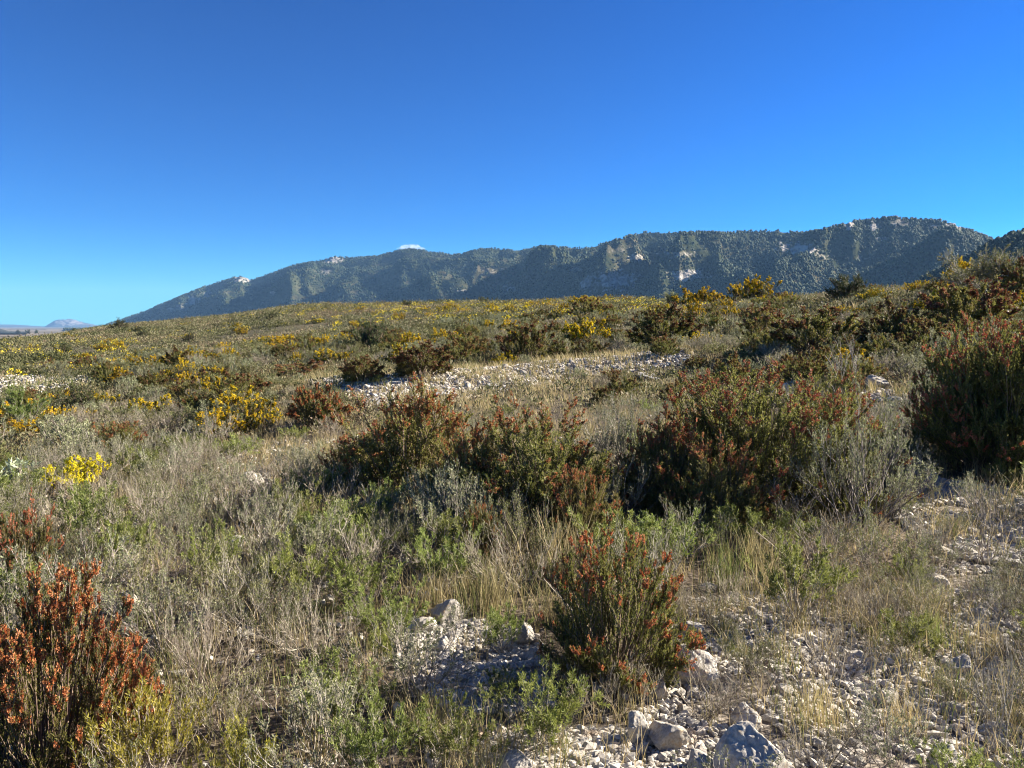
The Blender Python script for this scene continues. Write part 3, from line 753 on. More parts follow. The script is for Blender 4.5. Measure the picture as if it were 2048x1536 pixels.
# ================================================================== PLANTS SET BY HAND: kind, column, row of the foot, height and width in picture pixels, label, short phrase
def hand(protos, k, name, cat, px, py, hp, wp, label, phrase, group=None, parts=True, R0=None):
    top = py - hp; th = math.atan(max(py - HOR, 0) / F); lift = .6 * wp / 2 * math.sin(th)      # seen from above: the foot lies behind the front edge
    py -= lift; hp = (hp - lift) / math.cos(th)
    x, y, z = at(px, py); d = math.hypot(y, CAMZ - z)
    pr = protos[k % len(protos)]
    if not hasattr(pr, 'size'):
        V = np.concatenate([v for _, g_, _ in pr.parts for v in g_.V]); pr.size = (np.quantile(V[:, 2], .985), np.quantile(np.hypot(V[:, 0], V[:, 1]), .95))
    w = wp * d / F / 2
    hh = np.linspace(.02, 1.6 * hp * d / F + .1, 500); tops = project(x, y, z + hh)[1]      # the height whose top reaches the row seen
    h = float(hh[int(np.argmin(np.abs(tops - top)))])
    put(pr, name, x, y, z - .01, (px * 7.7 + py * 3.1) % 6.28, (w / pr.size[1], w / pr.size[1], h / pr.size[0]), cat, parts, label, group)
    HAND.append((x, y, w)); LAND.append((phrase, x, y)); SEE.append((math.atan2(x, y), w * .8 / math.hypot(x, y), math.hypot(x, y), (z + .42 * h - CAMZ) / math.hypot(x, y)))
GH = "rust and red topped heath bushes"
hb = lambda pr, k, px, py, hp, wp, lab, phr, parts=True: hand(pr, k, "heath_bush", "heath bush", px, py, hp, wp, lab, phr, GH, parts)
hb(HEATH_RUST, 0, 95, 1600, 440, 330, "heath bush thick with bright rust-orange flower heads at the bottom left corner", "the rust-orange corner heath")
hb(HEATH_RUST, 1, 215, 1440, 190, 150, "small rust-orange heath spilling beside the big rust-orange corner heath and dry twigs", "the small rust-orange heath")
hb(HEATH_TIP, 0, 1225, 1385, 310, 290, "rounded rust-tipped heath standing alone on gravel beside a cream boulder", "the rust-tipped heath on gravel")
hb(HEATH_TIP, 1, 45, 1190, 165, 140, "red-tipped olive heath at the left edge above the rust-orange corner heath", "the red-tipped left-edge heath")
hb(HEATH_DOME, 0, 637, 858, 82, 118, "rounded dark heath dome with an even red top below the white stone strip", "the red dome heath")
hb(HEATH_RED, 0, 820, 1010, 225, 270, "tall loose heath with red tips behind bleached grass, nearest the stone strip", "the tall heath by the stone strip")
hb(HEATH_RED, 1, 1075, 1060, 235, 300, "broad open heath with scattered red flower heads in the middle of the slope", "the middle red-flecked heath")
hb(HEATH_RED, 1, 945, 1045, 190, 190, "loose olive heath filling the gap between the tall heath and the middle red-flecked one", "the gap-filling olive heath")
hb(HEATH_RED, 0, 1330, 1040, 200, 190, "shadowy olive heath against the left flank of the very wide heath", "the shadowy olive heath")
hb(HEATH_RED, 2, 1165, 1090, 150, 150, "lower olive heath in front of the fresh grey-green shrub", "the lower olive heath")
hb(HEATH_RED, 1, 1440, 1075, 180, 190, "darker olive heath in front of the very wide heath, above the green tussock", "the darker olive heath")
hb(HEATH_RED, 2, 715, 995, 120, 140, "small straggly heath left of the tall loose heath", "the straggly heath")
hb(HEATH_BIG, 0, 1530, 1040, 285, 460, "very wide olive heath with orange-red tips left of the silvery shrub", "the very wide olive heath")
hb(HEATH_BIG, 1, 2005, 960, 300, 340, "huge dark shaded heath with rusty top at the right edge", "the huge dark heath")
hb(HEATH_RED, 2, 243, 925, 80, 110, "small round heath with brown-orange top left of the slope, above yellow flowers", "the small brown-orange heath")
hb(HEATH_TIP, 1, 1690, 806, 66, 66, "little heath with a bright red crest beside the squarish grey boulder", "the little crested heath")
hb(HEATH_TIP, 0, 965, 1130, 120, 90, "thin heath shoots with few orange flowers rising out of straw grass", "the thin orange heath shoots")
for (px, py, hp, wp, lab, phr) in [
    (1330, 702, 84, 160, "wide brown heath below the yellow gorse ridge, right of the flowering gorse pair", "the wide brown heath"),
    (1640, 710, 92, 190, "dark russet heath mound in front of the pale scrub under the mountain", "the russet heath mound"),
    (1925, 668, 100, 190, "big olive and rust heath on the right-hand brow before the flowering gorse", "the right-brow heath"),
    (1180, 640, 42, 90, "brown heath at the foot of the tall flowering ridge gorse", "the ridge-foot heath"),
    (845, 755, 66, 120, "dark brown heath just behind the white stones", "the brown heath behind the stones"),
    (932, 712, 46, 95, "reddish brown heath right of the dark juniper mound", "the reddish heath by the juniper"),
    (1060, 728, 76, 125, "faded pinkish heath behind the stone strip below the flowering gorse", "the faded pinkish heath"),
    (610, 757, 34, 120, "low maroon heath patch left of the white stones", "the low maroon heath"),
    (725, 765, 50, 90, "dull tan heath directly above the yellow-green cushion on the stones", "the dull tan heath"),
    (385, 835, 44, 80, "small rusty heath on the grey-green left slope", "the small rusty heath"),
    (1790, 690, 84, 130, "dark brown heath beside the huge dark heath, before the gorse ridge", "the dark brown heath"),
    (1530, 668, 58, 100, "rust-brown heath between the wide brown heath and the russet mound", "the rust-brown heath"),
    (2040, 600, 80, 110, "dark red heath on the brow at the right edge under the spreading tree", "the brow-edge heath")]:
    hb(HEATH_MID, int(px), px, py, hp, wp, lab, phr, False)
GG = "yellow flowering gorse bushes"
gb = lambda k, px, py, hp, wp, lab, phr: hand(GORSE_M, k, "gorse_bush", "gorse bush", px, py, hp, wp, lab, phr, GG, False)
hand(GORSE_N, 0, "gorse_bush", "gorse bush", 158, 1005, 92, 128, "lemon yellow gorse near the left edge, the closest one in flower", "the lemon yellow gorse", GG)
for k, (px, py, hp, wp, lab, phr) in enumerate([
    (1172, 696, 50, 90, "gorse with trailing yellow sprays above the stone strip, in the middle of the slope", "the trailing yellow gorse"),
    (1166, 620, 25, 56, "tall bright gorse breaking the skyline left of the brown heath", "the skyline gorse"),
    (1502, 612, 48, 84, "brightest golden gorse clump on the brow below the mountain shadow", "the golden brow gorse"),
    (1612, 598, 42, 70, "upright dull gorse on the brow right of the golden clump", "the dull brow gorse"),
    (1405, 618, 36, 90, "wide gorse on the brow left of the golden clump", "the wide brow gorse"),
    (1385, 648, 40, 50, "gorse spilling a yellow tail down onto the wide brown heath", "the gorse with a yellow tail"),
    (1938, 580, 52, 76, "lime yellow gorse under the spreading tree on the right-hand brow", "the lime yellow gorse"),
    (1790, 572, 30, 56, "dark rounded gorse with pale yellow crown on the right-hand brow", "the pale-crowned gorse"),
    (50, 882, 36, 84, "long low yellow gorse below the young pine on the left", "the low gorse below the pine"),
    (108, 812, 22, 60, "flowering gorse squeezed between the young pine and the juniper", "the gorse between pine and juniper"),
    (228, 818, 22, 44, "small yellow gorse just right of the left-hand juniper", "the gorse right of the juniper"),
    (270, 812, 16, 30, "tiny golden gorse farther right of the left-hand juniper", "the tiny golden gorse"),
    (374, 776, 28, 46, "single gorse cushion with a rusty skirt on the left slope", "the rusty-skirted gorse"),
    (320, 768, 20, 44, "dark half-flowered gorse left of the rusty-skirted cushion", "the half-flowered gorse"),
    (552, 706, 22, 46, "wide gorse with a dark left side below the far yellow ridge", "the dark-sided gorse"),
    (588, 708, 22, 28, "gorse left of the juniper mound beside a dark-sided one", "the gorse left of the mound"),
    (650, 702, 28, 56, "loose gorse touching the left flank of the juniper mound", "the loose flank gorse"),
    (592, 732, 24, 30, "single gorse below the others left of the juniper mound", "the single lower gorse"),
    (812, 690, 20, 32, "gorse right of the juniper mound in yellow bloom", "the gorse right of the mound"),
    (875, 692, 30, 36, "upright gorse above the reddish heath in the middle", "the upright middle gorse"),
    (430, 764, 28, 46, "gorse with yellow streaks on the left slope right of the rusty-skirted cushion", "the streaked gorse"),
    (240, 700, 16, 30, "small gorse dot high on the left slope", "the high left gorse"), ]):
    gb(k, px, py, hp * 1.12, wp * 1.1, lab, phr)
hand(JUNIPER, 0, "juniper_bush", "juniper", 735, 706, 64, 104, "dark green juniper mound above the white stones", "the juniper mound", None, False)
hand(JUNIPER, 1, "juniper_bush", "juniper", 168, 838, 62, 112, "grey-dark juniper on the left beside the bright young pine", "the left-hand juniper", None, False)
hand(PINE, 0, "young_pine", "young pine", 45, 866, 88, 130, "bright green young pine at the left edge", "the young pine", None, True)
hand(CANOPY, 0, "spreading_tree", "tree", 1985, 596, 92, 230, "low spreading grey-green tree on the right-hand skyline", "the spreading tree", None, True)
hand(JUNIPER, 0, "juniper_bush", "juniper", 236, 664, 24, 34, "dark round bush on the left skyline before the far plain", "the left skyline bush", None, False)
hand(JUNIPER, 1, "juniper_bush", "juniper", 1700, 604, 52, 84, "olive dark bush on the brow before the mountain's shadowed gully", "the dark brow bush", None, False)
hand(GREY_M, 1, "grey_leaved_shrub", "shrub", 1345, 612, 28, 60, "grey-blue round shrub on the brow left of the wide gorse", "the grey-blue brow shrub", None, False)
hand(TALLGREY, 0, "grey_leaved_shrub", "shrub", 1715, 1090, 290, 250, "tall silvery grey shrub overlapping the right side of the very wide heath", "the silvery shrub")
hand(TALLGREY, 1, "grey_leaved_shrub", "shrub", 1235, 985, 185, 180, "dense fresh grey-green shrub between the middle heath and the very wide heath", "the fresh grey-green shrub")
hand(TALLGREY, 0, "grey_leaved_shrub", "shrub", 1430, 830, 66, 120, "rounded sage shrub behind the very wide heath", "the sage shrub", None, True)
hand(ROSETTE, 0, "green_shrub", "shrub", 1590, 1270, 190, 190, "bright green whorled shrub in front of the silvery shrub", "the green whorled shrub")
hand(ROSETTE, 1, "green_shrub", "shrub", 1090, 1520, 180, 200, "leggy green shrub with bare pale stems at the bottom middle", "the leggy green shrub")
hand(ROSETTE, 2, "green_shrub", "shrub", 900, 1560, 170, 170, "feathery green shrub at the bottom edge left of the leggy one", "the feathery green shrub")
hand(ROSETTE, 3, "green_shrub", "shrub", 760, 1600, 200, 170, "straggling green shrub at the bottom edge right of the yellow clump", "the straggling green shrub")
hand(ROSETTE, 0, "green_shrub", "shrub", 1000, 1325, 110, 120, "deep green shaded shrub left of the rust-tipped heath", "the deep green shrub")
hand(BROADGRASS, 0, "bright_green_herb", "herb", 765, 1345, 100, 100, "bright grass-green herb with long strap leaves left of the pointed boulder", "the grass-green herb")
hand(ROSETTE, 1, "green_shrub", "shrub", 600, 1230, 150, 170, "tall thin green shoots in the left middle among dry twigs", "the tall green shoots")
hand(ROSETTE, 2, "green_shrub", "shrub", 440, 1190, 140, 150, "soft green clump among grey twigs left of the tall shoots", "the soft green clump")
hand(ROSETTE, 3, "green_shrub", "shrub", 250, 1160, 120, 130, "blue-green clump behind the rust-orange corner heath", "the blue-green clump")
hand(SPURGE, 0, "yellow_green_shrub", "shrub", 300, 1590, 210, 220, "yellow-green narrow-leaved shrub right of the rust-orange corner heath", "the yellow-green shrub")
hand(SPURGE, 1, "yellow_green_shrub", "shrub", 490, 1600, 165, 130, "small yellowest clump at the bottom edge left of centre", "the yellowest clump")
hand(SPURGE, 1, "yellow_green_shrub", "shrub", 757, 768, 18, 34, "yellow-green cushion sitting on the white stone strip", "the cushion on the stones", None, False)
hand(TWIGGY, 0, "dry_shrub", "dry shrub", 410, 1420, 230, 210, "bare grey twig shrub between the rust-orange heath and yellow-green shrubs", "the bare grey twig shrub")
hand(TWIGGY, 1, "dry_shrub", "dry shrub", 620, 1370, 200, 200, "brown twiggy shrub below the tall green shoots", "the brown twiggy shrub")
hand(TWIGGY, 2, "dry_shrub", "dry shrub", 300, 1070, 120, 150, "purplish dry shrub right of the lemon yellow gorse", "the purplish dry shrub")
hand(TWIGGY, 3, "dry_shrub", "dry shrub", 90, 1130, 60, 130, "pale grey dry shrub behind the red-tipped left-edge heath", "the pale dry shrub")
hand(TWIGGY, 0, "dry_shrub", "dry shrub", 1660, 1380, 150, 170, "pinkish dry shrub on the gravel before the green whorled shrub", "the pinkish dry shrub")
hand(DEAD, 0, "dead_branch_shrub", "dead shrub", 2000, 1530, 250, 130, "bleached bare branches rising from gravel at the lower right edge", "the bleached branches")
hand(DEAD, 1, "dead_branch_shrub", "dead shrub", 1690, 800, 130, 110, "pale forked dead branches between the brown heaths and the silvery shrub", "the forked dead branches")
hand(DEAD, 0, "dead_branch_shrub", "dead shrub", 1960, 1140, 180, 120, "sparse dark-stemmed twig shrub on the right-hand gravel", "the sparse twig shrub")
hand(DEAD, 1, "dead_branch_shrub", "dead shrub", 735, 690, 40, 30, "forked white branch poking out of the juniper mound", "the forked white branch", None, False)
hand(TUSS_G, 0, "grass_tussock", "grass tussock", 1450, 1190, 130, 120, "yellow-green grass tussock at the front foot of the very wide heath", "the big green tussock")
hand(TUSS_S, 0, "grass_tussock", "grass tussock", 1130, 1170, 160, 170, "straw tussock leaning out behind the rust-tipped heath", "the leaning straw tussock")
hand(TUSS_S, 1, "grass_tussock", "grass tussock", 640, 940, 60, 170, "bleached blond grass patch below the red dome heath", "the blond grass patch")
hand(TUSS_S, 2, "grass_tussock", "grass tussock", 1640, 1480, 150, 150, "upright golden tussock on the gravel right of the large boulder", "the golden tussock")
hand(TUSS_S, 0, "grass_tussock", "grass tussock", 1800, 1480, 120, 130, "thin golden tussock left of the bleached branches", "the thin golden tussock")
hand(MULLEIN, 0, "felted_leaf_plant", "plant", 35, 985, 66, 110, "pale felted large-leaved plant at the left edge beside yellow gorse", "the pale felted plant")
hand(MULLEIN, 1, "felted_leaf_plant", "plant", 390, 985, 40, 44, "small pale felted rosette in the left middle", "the small felted rosette")
hand(BROADLEAF, 0, "broad_leaved_herb", "herb", 226, 1050, 26, 36, "glossy green rosette below the lemon yellow gorse", "the glossy rosette")
hand(BROADLEAF, 0, "broad_leaved_herb", "herb", 318, 1030, 24, 26, "single dark glossy leaf cluster right of the glossy rosette", "the glossy leaf cluster")

for k, (px, h, lab) in enumerate([(36, 8, "leftmost dark tree standing on the far plain"), (56, 9, "dark tree in the middle of the three left trees on the far plain"), (73, 8, "right tree of the three left trees on the far plain"), (150, 11, "tallest dark tree on the far plain below the distant peak"), (163, 7, "small dark tree just right of the tallest one on the far plain")]):
    hand(JUNIPER, k, "valley_tree", "tree", px, 668, h, h * 1.1, lab, "the far plain trees", None, False)

# ================================================================== ROCKS
def rock_geo(seed, sub, cuts=13, rough=1.0):
    rng = RNG(seed); P, Fa = ico(sub); P = P.copy()
    for _ in range(cuts):
        n = norm(rng.normal(size=3)); d = rng.uniform(.5, .86)
        s = P @ n; k = s > d
        P[k] -= ((s[k] - d) * .94)[:, None] * n[None]
    P *= np.array([rng.uniform(.85, 1.15), rng.uniform(.8, 1.1), rng.uniform(.62, .9)])
    nrm = norm(P)
    if sub >= 3:
        dsp = .16 * (noise3(P * 1.7 + seed, seed) - .5) + .09 * (noise3(P * 4.1 + seed, seed + 1) - .5) + .05 * (noise3(P * 9.3, seed + 2) - .5)
        if sub >= 5: dsp = dsp + .03 * (noise3(P * 19, seed + 3) - .5) + .018 * (noise3(P * 41, seed + 4) - .5)
        P = P + nrm * (dsp * rough)[:, None]
    else: P = P * (1 + .13 * rng.normal(size=len(P)))[:, None]
    return P, Fa
def rock_mesh(seed, sub, mat, sharp=False):
    P, Fa = rock_geo(seed, sub); g = Geo(); g.add(P, Fa, RNG(seed).uniform(.3, .9)); return g.mesh("boulder", [mat], sharp)
BIGROCK = [rock_mesh(500 + k, 6 if k < 2 else 5, M['rock']) for k in range(7)]
MIDROCK = [rock_mesh(520 + k, 4, M['rock']) for k in range(8)]
def set_rock(meshes, k, name, px, py, wp, hp, label, phrase=None, group=None, rz=None, sink=.28):
    x, y, z = at(px, py); d = math.hypot(y, CAMZ - z); w = wp * d / F / 2; h = hp * d / F / 2
    o = bpy.data.objects.new(name, meshes[k % len(meshes)]); COL.objects.link(o)
    zr = h / .78
    o.location = (x, y + w * .5, z + zr * (.78 - 2 * sink * .78) ); o.scale = (w / .95, w / .95, zr / (1 - sink))
    o.rotation_euler = (((k * 37) % 40 - 20) / 100., ((k * 53) % 40 - 20) / 100., (px * 1.7 + py * .3) % 6.28 if rz is None else rz)
    o['category'] = "rock"
    if label: o['label'] = label
    if group: o['group'] = group
    if phrase: LAND.append((phrase, x, y))
    SEE.append((math.atan2(x, y), w * 1.1 / math.hypot(x, y), math.hypot(x, y), (z + .2 * h - CAMZ) / math.hypot(x, y)))
    ROCKS.append((x, y, w)); HAND.append((x, y, w * .8)); return o
GB = "limestone boulders on the slope"
for k, (px, py, wp, hp, lab, phr) in enumerate([
    (1525, 1595, 135, 128, "large pale boulder at the bottom edge, the biggest on the gravel", "the biggest boulder"),
    (1390, 1372, 96, 72, "cream boulder with dappled shade beside the rust-tipped heath", "the cream boulder"),
    (893, 1252, 58, 56, "pointed boulder with one bright and one dull face left of the deep green shrub", "the pointed boulder"),
    (1858, 975, 56, 44, "rounded pale boulder between the silvery shrub and the huge dark heath", "the rounded pale boulder"),
    (1757, 780, 52, 36, "squarish grey boulder among shrubs left of the huge dark heath", "the squarish grey boulder"),
    (503, 968, 44, 30, "whitish boulder in the left middle at the end of the long shadow", "the whitish boulder"),
    (470, 1098, 46, 32, "grey boulder half hidden by twigs left of the tall green shoots", "the twig-hidden boulder"),
    (1040, 1560, 72, 46, "white stone cut by the bottom edge below the leggy green shrub", "the white bottom stone"),
    (1492, 1462, 62, 44, "rough grey stone just above the biggest boulder", "the rough grey stone"),
    (1340, 1502, 76, 56, "blocky stone at the bottom edge left of the biggest boulder", "the blocky stone"),
    (1278, 1490, 50, 62, "upright stone left of the blocky stone", "the upright stone"),
    (1410, 1556, 62, 46, "smooth shaded stone touching the biggest boulder's left side", "the smooth shaded stone"),
    (1884, 1178, 40, 32, "dark grey stone in the grass of the right-hand gravel", "the dark grey stone"),
    (1962, 1240, 42, 32, "lone stone farther right than the dark grey stone", "the lone right stone"),
    (236, 1228, 56, 42, "streaked grey rock behind the small rust-orange heath", "the streaked rock"),
    (425, 1006, 24, 16, "small flat stone left of the whitish boulder", "the small flat stone"),
    (1925, 1352, 52, 40, "rounded tan stone on the gravel above the bleached branches", "the rounded tan stone"),
    (1322, 1402, 42, 36, "small block directly below the cream boulder", "the small block"),
    (1050, 1292, 42, 46, "shaded stone under the left side of the rust-tipped heath", "the shaded stone"),
    (1905, 1560, 64, 60, "half shaded stone at the bottom edge near the bleached branches", "the bottom right stone"),
    (1420, 1185, 40, 26, "flat grey stone behind the cream boulder beside the big green tussock", "the flat grey stone"),
    (1380, 1275, 56, 30, "layered slab stone above the cream boulder", "the layered stone"),
    (880, 1305, 36, 30, "dark little rock below the pointed boulder", "the dark little rock"),
    (1780, 1410, 40, 30, "pale stone between the two golden tussocks", "the pale stone")]):
    set_rock(BIGROCK, k, "boulder", px, py, wp, hp, lab, phr, GB)

rng = RNG(900)
GS = "white stones of the stone strip"
SLABS = [rock_mesh(540 + k, 5, M['slab']) for k in range(3)]
for k, (px, py, wp, hp, lab) in enumerate([(880, 800, 110, 14, "long sloping grey bedrock slab at the front of the white stone strip"), (745, 812, 70, 10, "lower grey bedrock slab right of the red dome heath"), (990, 776, 80, 9, "flat grey slab in the middle of the white stone strip"), (1440, 800, 60, 18, "pale slab behind the very wide olive heath"), (1300, 758, 70, 12, "thin slab at the right end of the white stone strip"), (235, 672, 40, 6, "white rock outcrop on the left skyline by the dark bush"), (1670, 596, 30, 7, "small white outcrop on the brow left of the dark bush")]):
    o = set_rock(SLABS, k, "rock_slab", px, py, wp, hp, lab, None, None, k * .4, .3)
def stone_field(poly, n, smin, smax, group, seed, meshes, tag):
    r = RNG(seed); P = np.array(poly); lo, hi = P.min(0), P.max(0); placed = []
    c = 0
    while len(placed) < n and c < n * 60:
        c += 1
        x, y = r.uniform(lo[0], hi[0]), r.uniform(lo[1], hi[1])
        if not inpoly(np.array([x]), np.array([y]), poly)[0]: continue
        s = smin + (smax - smin) * r.uniform() ** 2.2
        if any((x - a) ** 2 + (y - b) ** 2 < (.75 * (s + e)) ** 2 for a, b, e in placed): continue
        placed.append((x, y, s))
    for k, (x, y, s) in enumerate(placed):
        o = bpy.data.objects.new("stone", meshes[int(r.integers(len(meshes)))]); COL.objects.link(o)
        z = float(ground_z(x, y)); e = s * r.uniform(.75, 1.1)
        o.location = (x, y, z + e * .28); o.scale = (s * r.uniform(.85, 1.25), s * r.uniform(.8, 1.1), e * r.uniform(.6, .95)); o.rotation_euler = (r.normal() * .3, r.normal() * .3, r.uniform(0, 6.28))
        o['category'] = "stone"; o['group'] = group
        AUTO.append((o, tag, x, y, s * 1.3, group))
SMALLROCK = [rock_mesh(560 + k, 3, M['rock'], k % 2 == 0) for k in range(10)]
stone_field(BAND, 150, .045, .15, GS, 31, SMALLROCK, "white stone")
stone_field(GRAVEL_A, 70, .02, .065, "loose stones on the gravel", 32, SMALLROCK, "pale stone")
stone_field(GRAVEL_D, 18, .02, .055, "loose stones on the gravel", 33, SMALLROCK, "pale stone")
stone_field(GRAVEL_C, 12, .03, .07, "loose stones on the gravel", 34, SMALLROCK, "grey stone")
stone_field(GRAVEL_B, 28, .03, .09, "loose stones on the gravel", 35, SMALLROCK, "tan stone")
stone_field(STRIP_R, 20, .06, .24, "white stones behind the wide heath", 36, SMALLROCK, "white stone")

# gravel: broken limestone too small to count
def gravel():
    r = RNG(77); g = Geo(); P0, F0 = ico(1)
    shapes = []
    for k in range(24):
        p = P0 * (1 + .22 * r.normal(size=len(P0)))[:, None] * np.array([1, r.uniform(.6, .95), r.uniform(.4, .75)])
        shapes.append(p)
    shapes = np.array(shapes)
    def strew(xy, smin, smax, pw=2.0):
        n = len(xy)
        if n == 0: return
        s = smin + (smax - smin) * r.uniform(0, 1, n) ** pw
        q = shapes[r.integers(0, 24, n)]
        a = r.uniform(0, 6.28, n); b = r.normal(size=n) * .5
        ca, sa, cb, sb = np.cos(a)[:, None], np.sin(a)[:, None], np.cos(b)[:, None], np.sin(b)[:, None]
        x, y, z = q[..., 0], q[..., 1], q[..., 2]
        y, z = y * cb - z * sb, y * sb + z * cb
        x, y = x * ca - y * sa, x * sa + y * ca
        W = np.stack([x, y, z], -1) * s[:, None, None]
        W += np.stack([xy[:, 0], xy[:, 1], ground_z(xy[:, 0], xy[:, 1]) + s * .25], -1)[:, None, :]
        g.add(W.reshape(-1, 3), (F0[None] + (np.arange(n) * 12)[:, None, None]).reshape(-1, 3), np.repeat(np.clip(r.normal(.5, .28, n), 0, 1), 12))
    def fill(poly, n):
        P = np.array(poly); lo, hi = P.min(0), P.max(0)
        xy = r.uniform(lo, hi, (n * 5, 2)); xy = xy[inpoly(xy[:, 0], xy[:, 1], poly)]
        xy = xy[(.6 * noise2(xy[:, 0] * 1.9, xy[:, 1] * 1.9, 27) + .4 * noise2(xy[:, 0] * 5, xy[:, 1] * 5, 28)) > .29]
        return xy[:n]
    strew(fill(GRAVEL_A, 15000), .006, .030, 2.4); strew(fill(GRAVEL_D, 3500), .007, .03); strew(fill(GRAVEL_C, 3500), .007, .03)
    strew(fill(GRAVEL_B, 6000), .01, .045); strew(fill(BAND, 11000), .015, .075); strew(fill(STRIP_R, 2500), .012, .07); strew(fill(BARE, 2500), .03, .14)
    rr = np.sqrt(r.uniform(2 ** 2, 13 ** 2, 14000)); ph = r.uniform(-.72, .72, 14000)
    xy = np.stack([rr * np.sin(ph), rr * np.cos(ph)], -1); k = noise2(xy[:, 0] * .9, xy[:, 1] * .9, 4) > .42
    strew(xy[k], .008, .04, 2.5)
    return g
stuff("gravel", gravel().mesh("gravel", [M['rubble']], True), "broken pale limestone gravel strewn between the plants", "gravel")

# ================================================================== PLANTS SCATTERED
cell = {}
for _p in (BAND, BARE, STRIP_R):                       # keep the stone strips in sight too
    _q = np.array(_p)
    for _k in range(70):
        _a, _b = _q[_k % len(_q)], _q[(_k * 5 + 3) % len(_q)]; _f = .2 + .6 * ((_k * .618) % 1); _x, _y = _a * _f + _b * (1 - _f)
        SEE.append((math.atan2(_x, _y), .012, math.hypot(_x, _y), (float(ground_z(_x, _y)) - CAMZ) / math.hypot(_x, _y)))
SEEN = np.array(SEE)
def clear_of(x, y, dmin, h=.45):
    r = math.hypot(x, y); b = math.atan2(x, y); top = (float(ground_z(x, y)) + h - CAMZ) / r
    if np.any((np.abs(SEEN[:, 0] - b) < SEEN[:, 1] + .25 * h / r) & (SEEN[:, 2] > r) & (SEEN[:, 3] < top)): return False
    for a, b, rad in HAND:
        if (x - a) ** 2 + (y - b) ** 2 < (rad * .85 + dmin * .25) ** 2: return False
    k = (int(x // 1.5), int(y // 1.5))
    for i in (-1, 0, 1):
        for j in (-1, 0, 1):
            for (a, b) in cell.get((k[0] + i, k[1] + j), ()):
                if (x - a) ** 2 + (y - b) ** 2 < dmin * dmin: return False
    cell.setdefault(k, []).append((x, y)); return True
KINDS = {
    'twig': (TWIGGY, TWIG_M, "dry_shrub", "dry shrub", "dry twiggy shrubs", "dry twiggy shrub"),
    'grey': (GREYLEAF, GREY_M, "grey_leaved_shrub", "shrub", "grey-green shrubs", "grey-green shrub"),
    'olive': (OLIVE_N, OLIVE_M, "olive_shrub", "shrub", "olive shrubs", "olive green shrub"),
    'ros': (ROSETTE, OLIVE_M, "green_shrub", "shrub", "narrow-leaved green shrubs", "narrow-leaved green shrub"),
    'tg': (TUSS_G, TUSS_G, "grass_tussock", "grass tussock", "green grass tussocks", "green grass tussock"),
    'ts': (TUSS_S, TUSS_S, "grass_tussock", "grass tussock", "straw grass tussocks", "straw-coloured grass tussock"),
    'heath': (HEATH_RED, HEATH_MID, "heath_bush", "heath bush", "brown heath bushes", "brown-topped heath bush"),
    'heatho': (HEATH_RED, HEATH_OLIVE, "heath_bush", "heath bush", "brown heath bushes", "olive heath bush"),
    'gorse': (GORSE_N, GORSE_M, "gorse_bush", "gorse bush", "yellow flowering gorse bushes", "yellow flowering gorse bush"),
    'jun': (JUNIPER, JUNIPER, "juniper_bush", "juniper", "dark junipers", "dark green juniper"),
}
rng = RNG(1234)
COUNT = {}
def scatter(kind, x, y, h_rel, near):
    pr, mid, name, cat, group, noun = KINDS[kind]
    if COUNT.get(name, 0) >= 296: return
    ps = pr if near else mid
    p = ps[int(rng.integers(len(ps)))]
    s = h_rel * rng.uniform(.8, 1.2)
    V = p.parts[0][1].V
    hgt = max(float(v[:, 2].max()) for v in V) * s
    z = float(ground_z(x, y))
    parts = near and len(p.parts) > 1
    o = put(p, name, x, y, z - .015, rng.uniform(0, 6.28), (s * rng.uniform(.9, 1.25), s * rng.uniform(.9, 1.25), s), cat, parts, None, group)
    AUTO.append((o, noun, x, y, hgt, group)); COUNT[name] = COUNT.get(name, 0) + 1

def pick(d):
    k = list(d); w = np.array([d[i] for i in k], float); return k[int(rng.choice(len(k), p=w / w.sum()))]
# near ground, 2.2 to 13 m
N_ = 9000
rr = np.sqrt(rng.uniform(2.1 ** 2, 13.5 ** 2, N_)); ph = rng.uniform(-.68, .68, N_)
for r_, p_ in zip(rr, ph):
    x, y = r_ * math.sin(p_), r_ * math.cos(p_)
    st = bool(stony(np.array([x]), np.array([y]))[0])
    dmin = .33 if r_ < 6 else .44
    if st: dmin *= 1.25
    px, py, _ = project(x, y, float(ground_z(x, y)))
    if px < -150 or px > 2200: continue
    if not clear_of(x, y, dmin, .22 if r_ < 4 else .34): continue
    if st: kind = pick({'ts': 1.6, 'tg': 1.6, 'ros': 2, 'twig': 2.4, 'olive': 1.6, 'grey': 1.6})
    elif px < 760: kind = pick({'twig': 2.0, 'grey': 2.5, 'ros': 3.6, 'olive': 3.0, 'ts': .8, 'tg': .7})
    else: kind = pick({'twig': 2, 'grey': 2.2, 'ros': 2.2, 'olive': 2.2, 'ts': 2.4, 'tg': 1})
    if 480 < px < 1450 and py < 960 and r_ > 9: 
        if rng.uniform() < .4: continue
    scatter(kind, x, y, (.62 if 480 < px < 1450 and r_ > 9 and py < 960 else .62 if r_ < 4 else .85 if r_ < 7 else 1.0) * (.62 if st else 1), True)
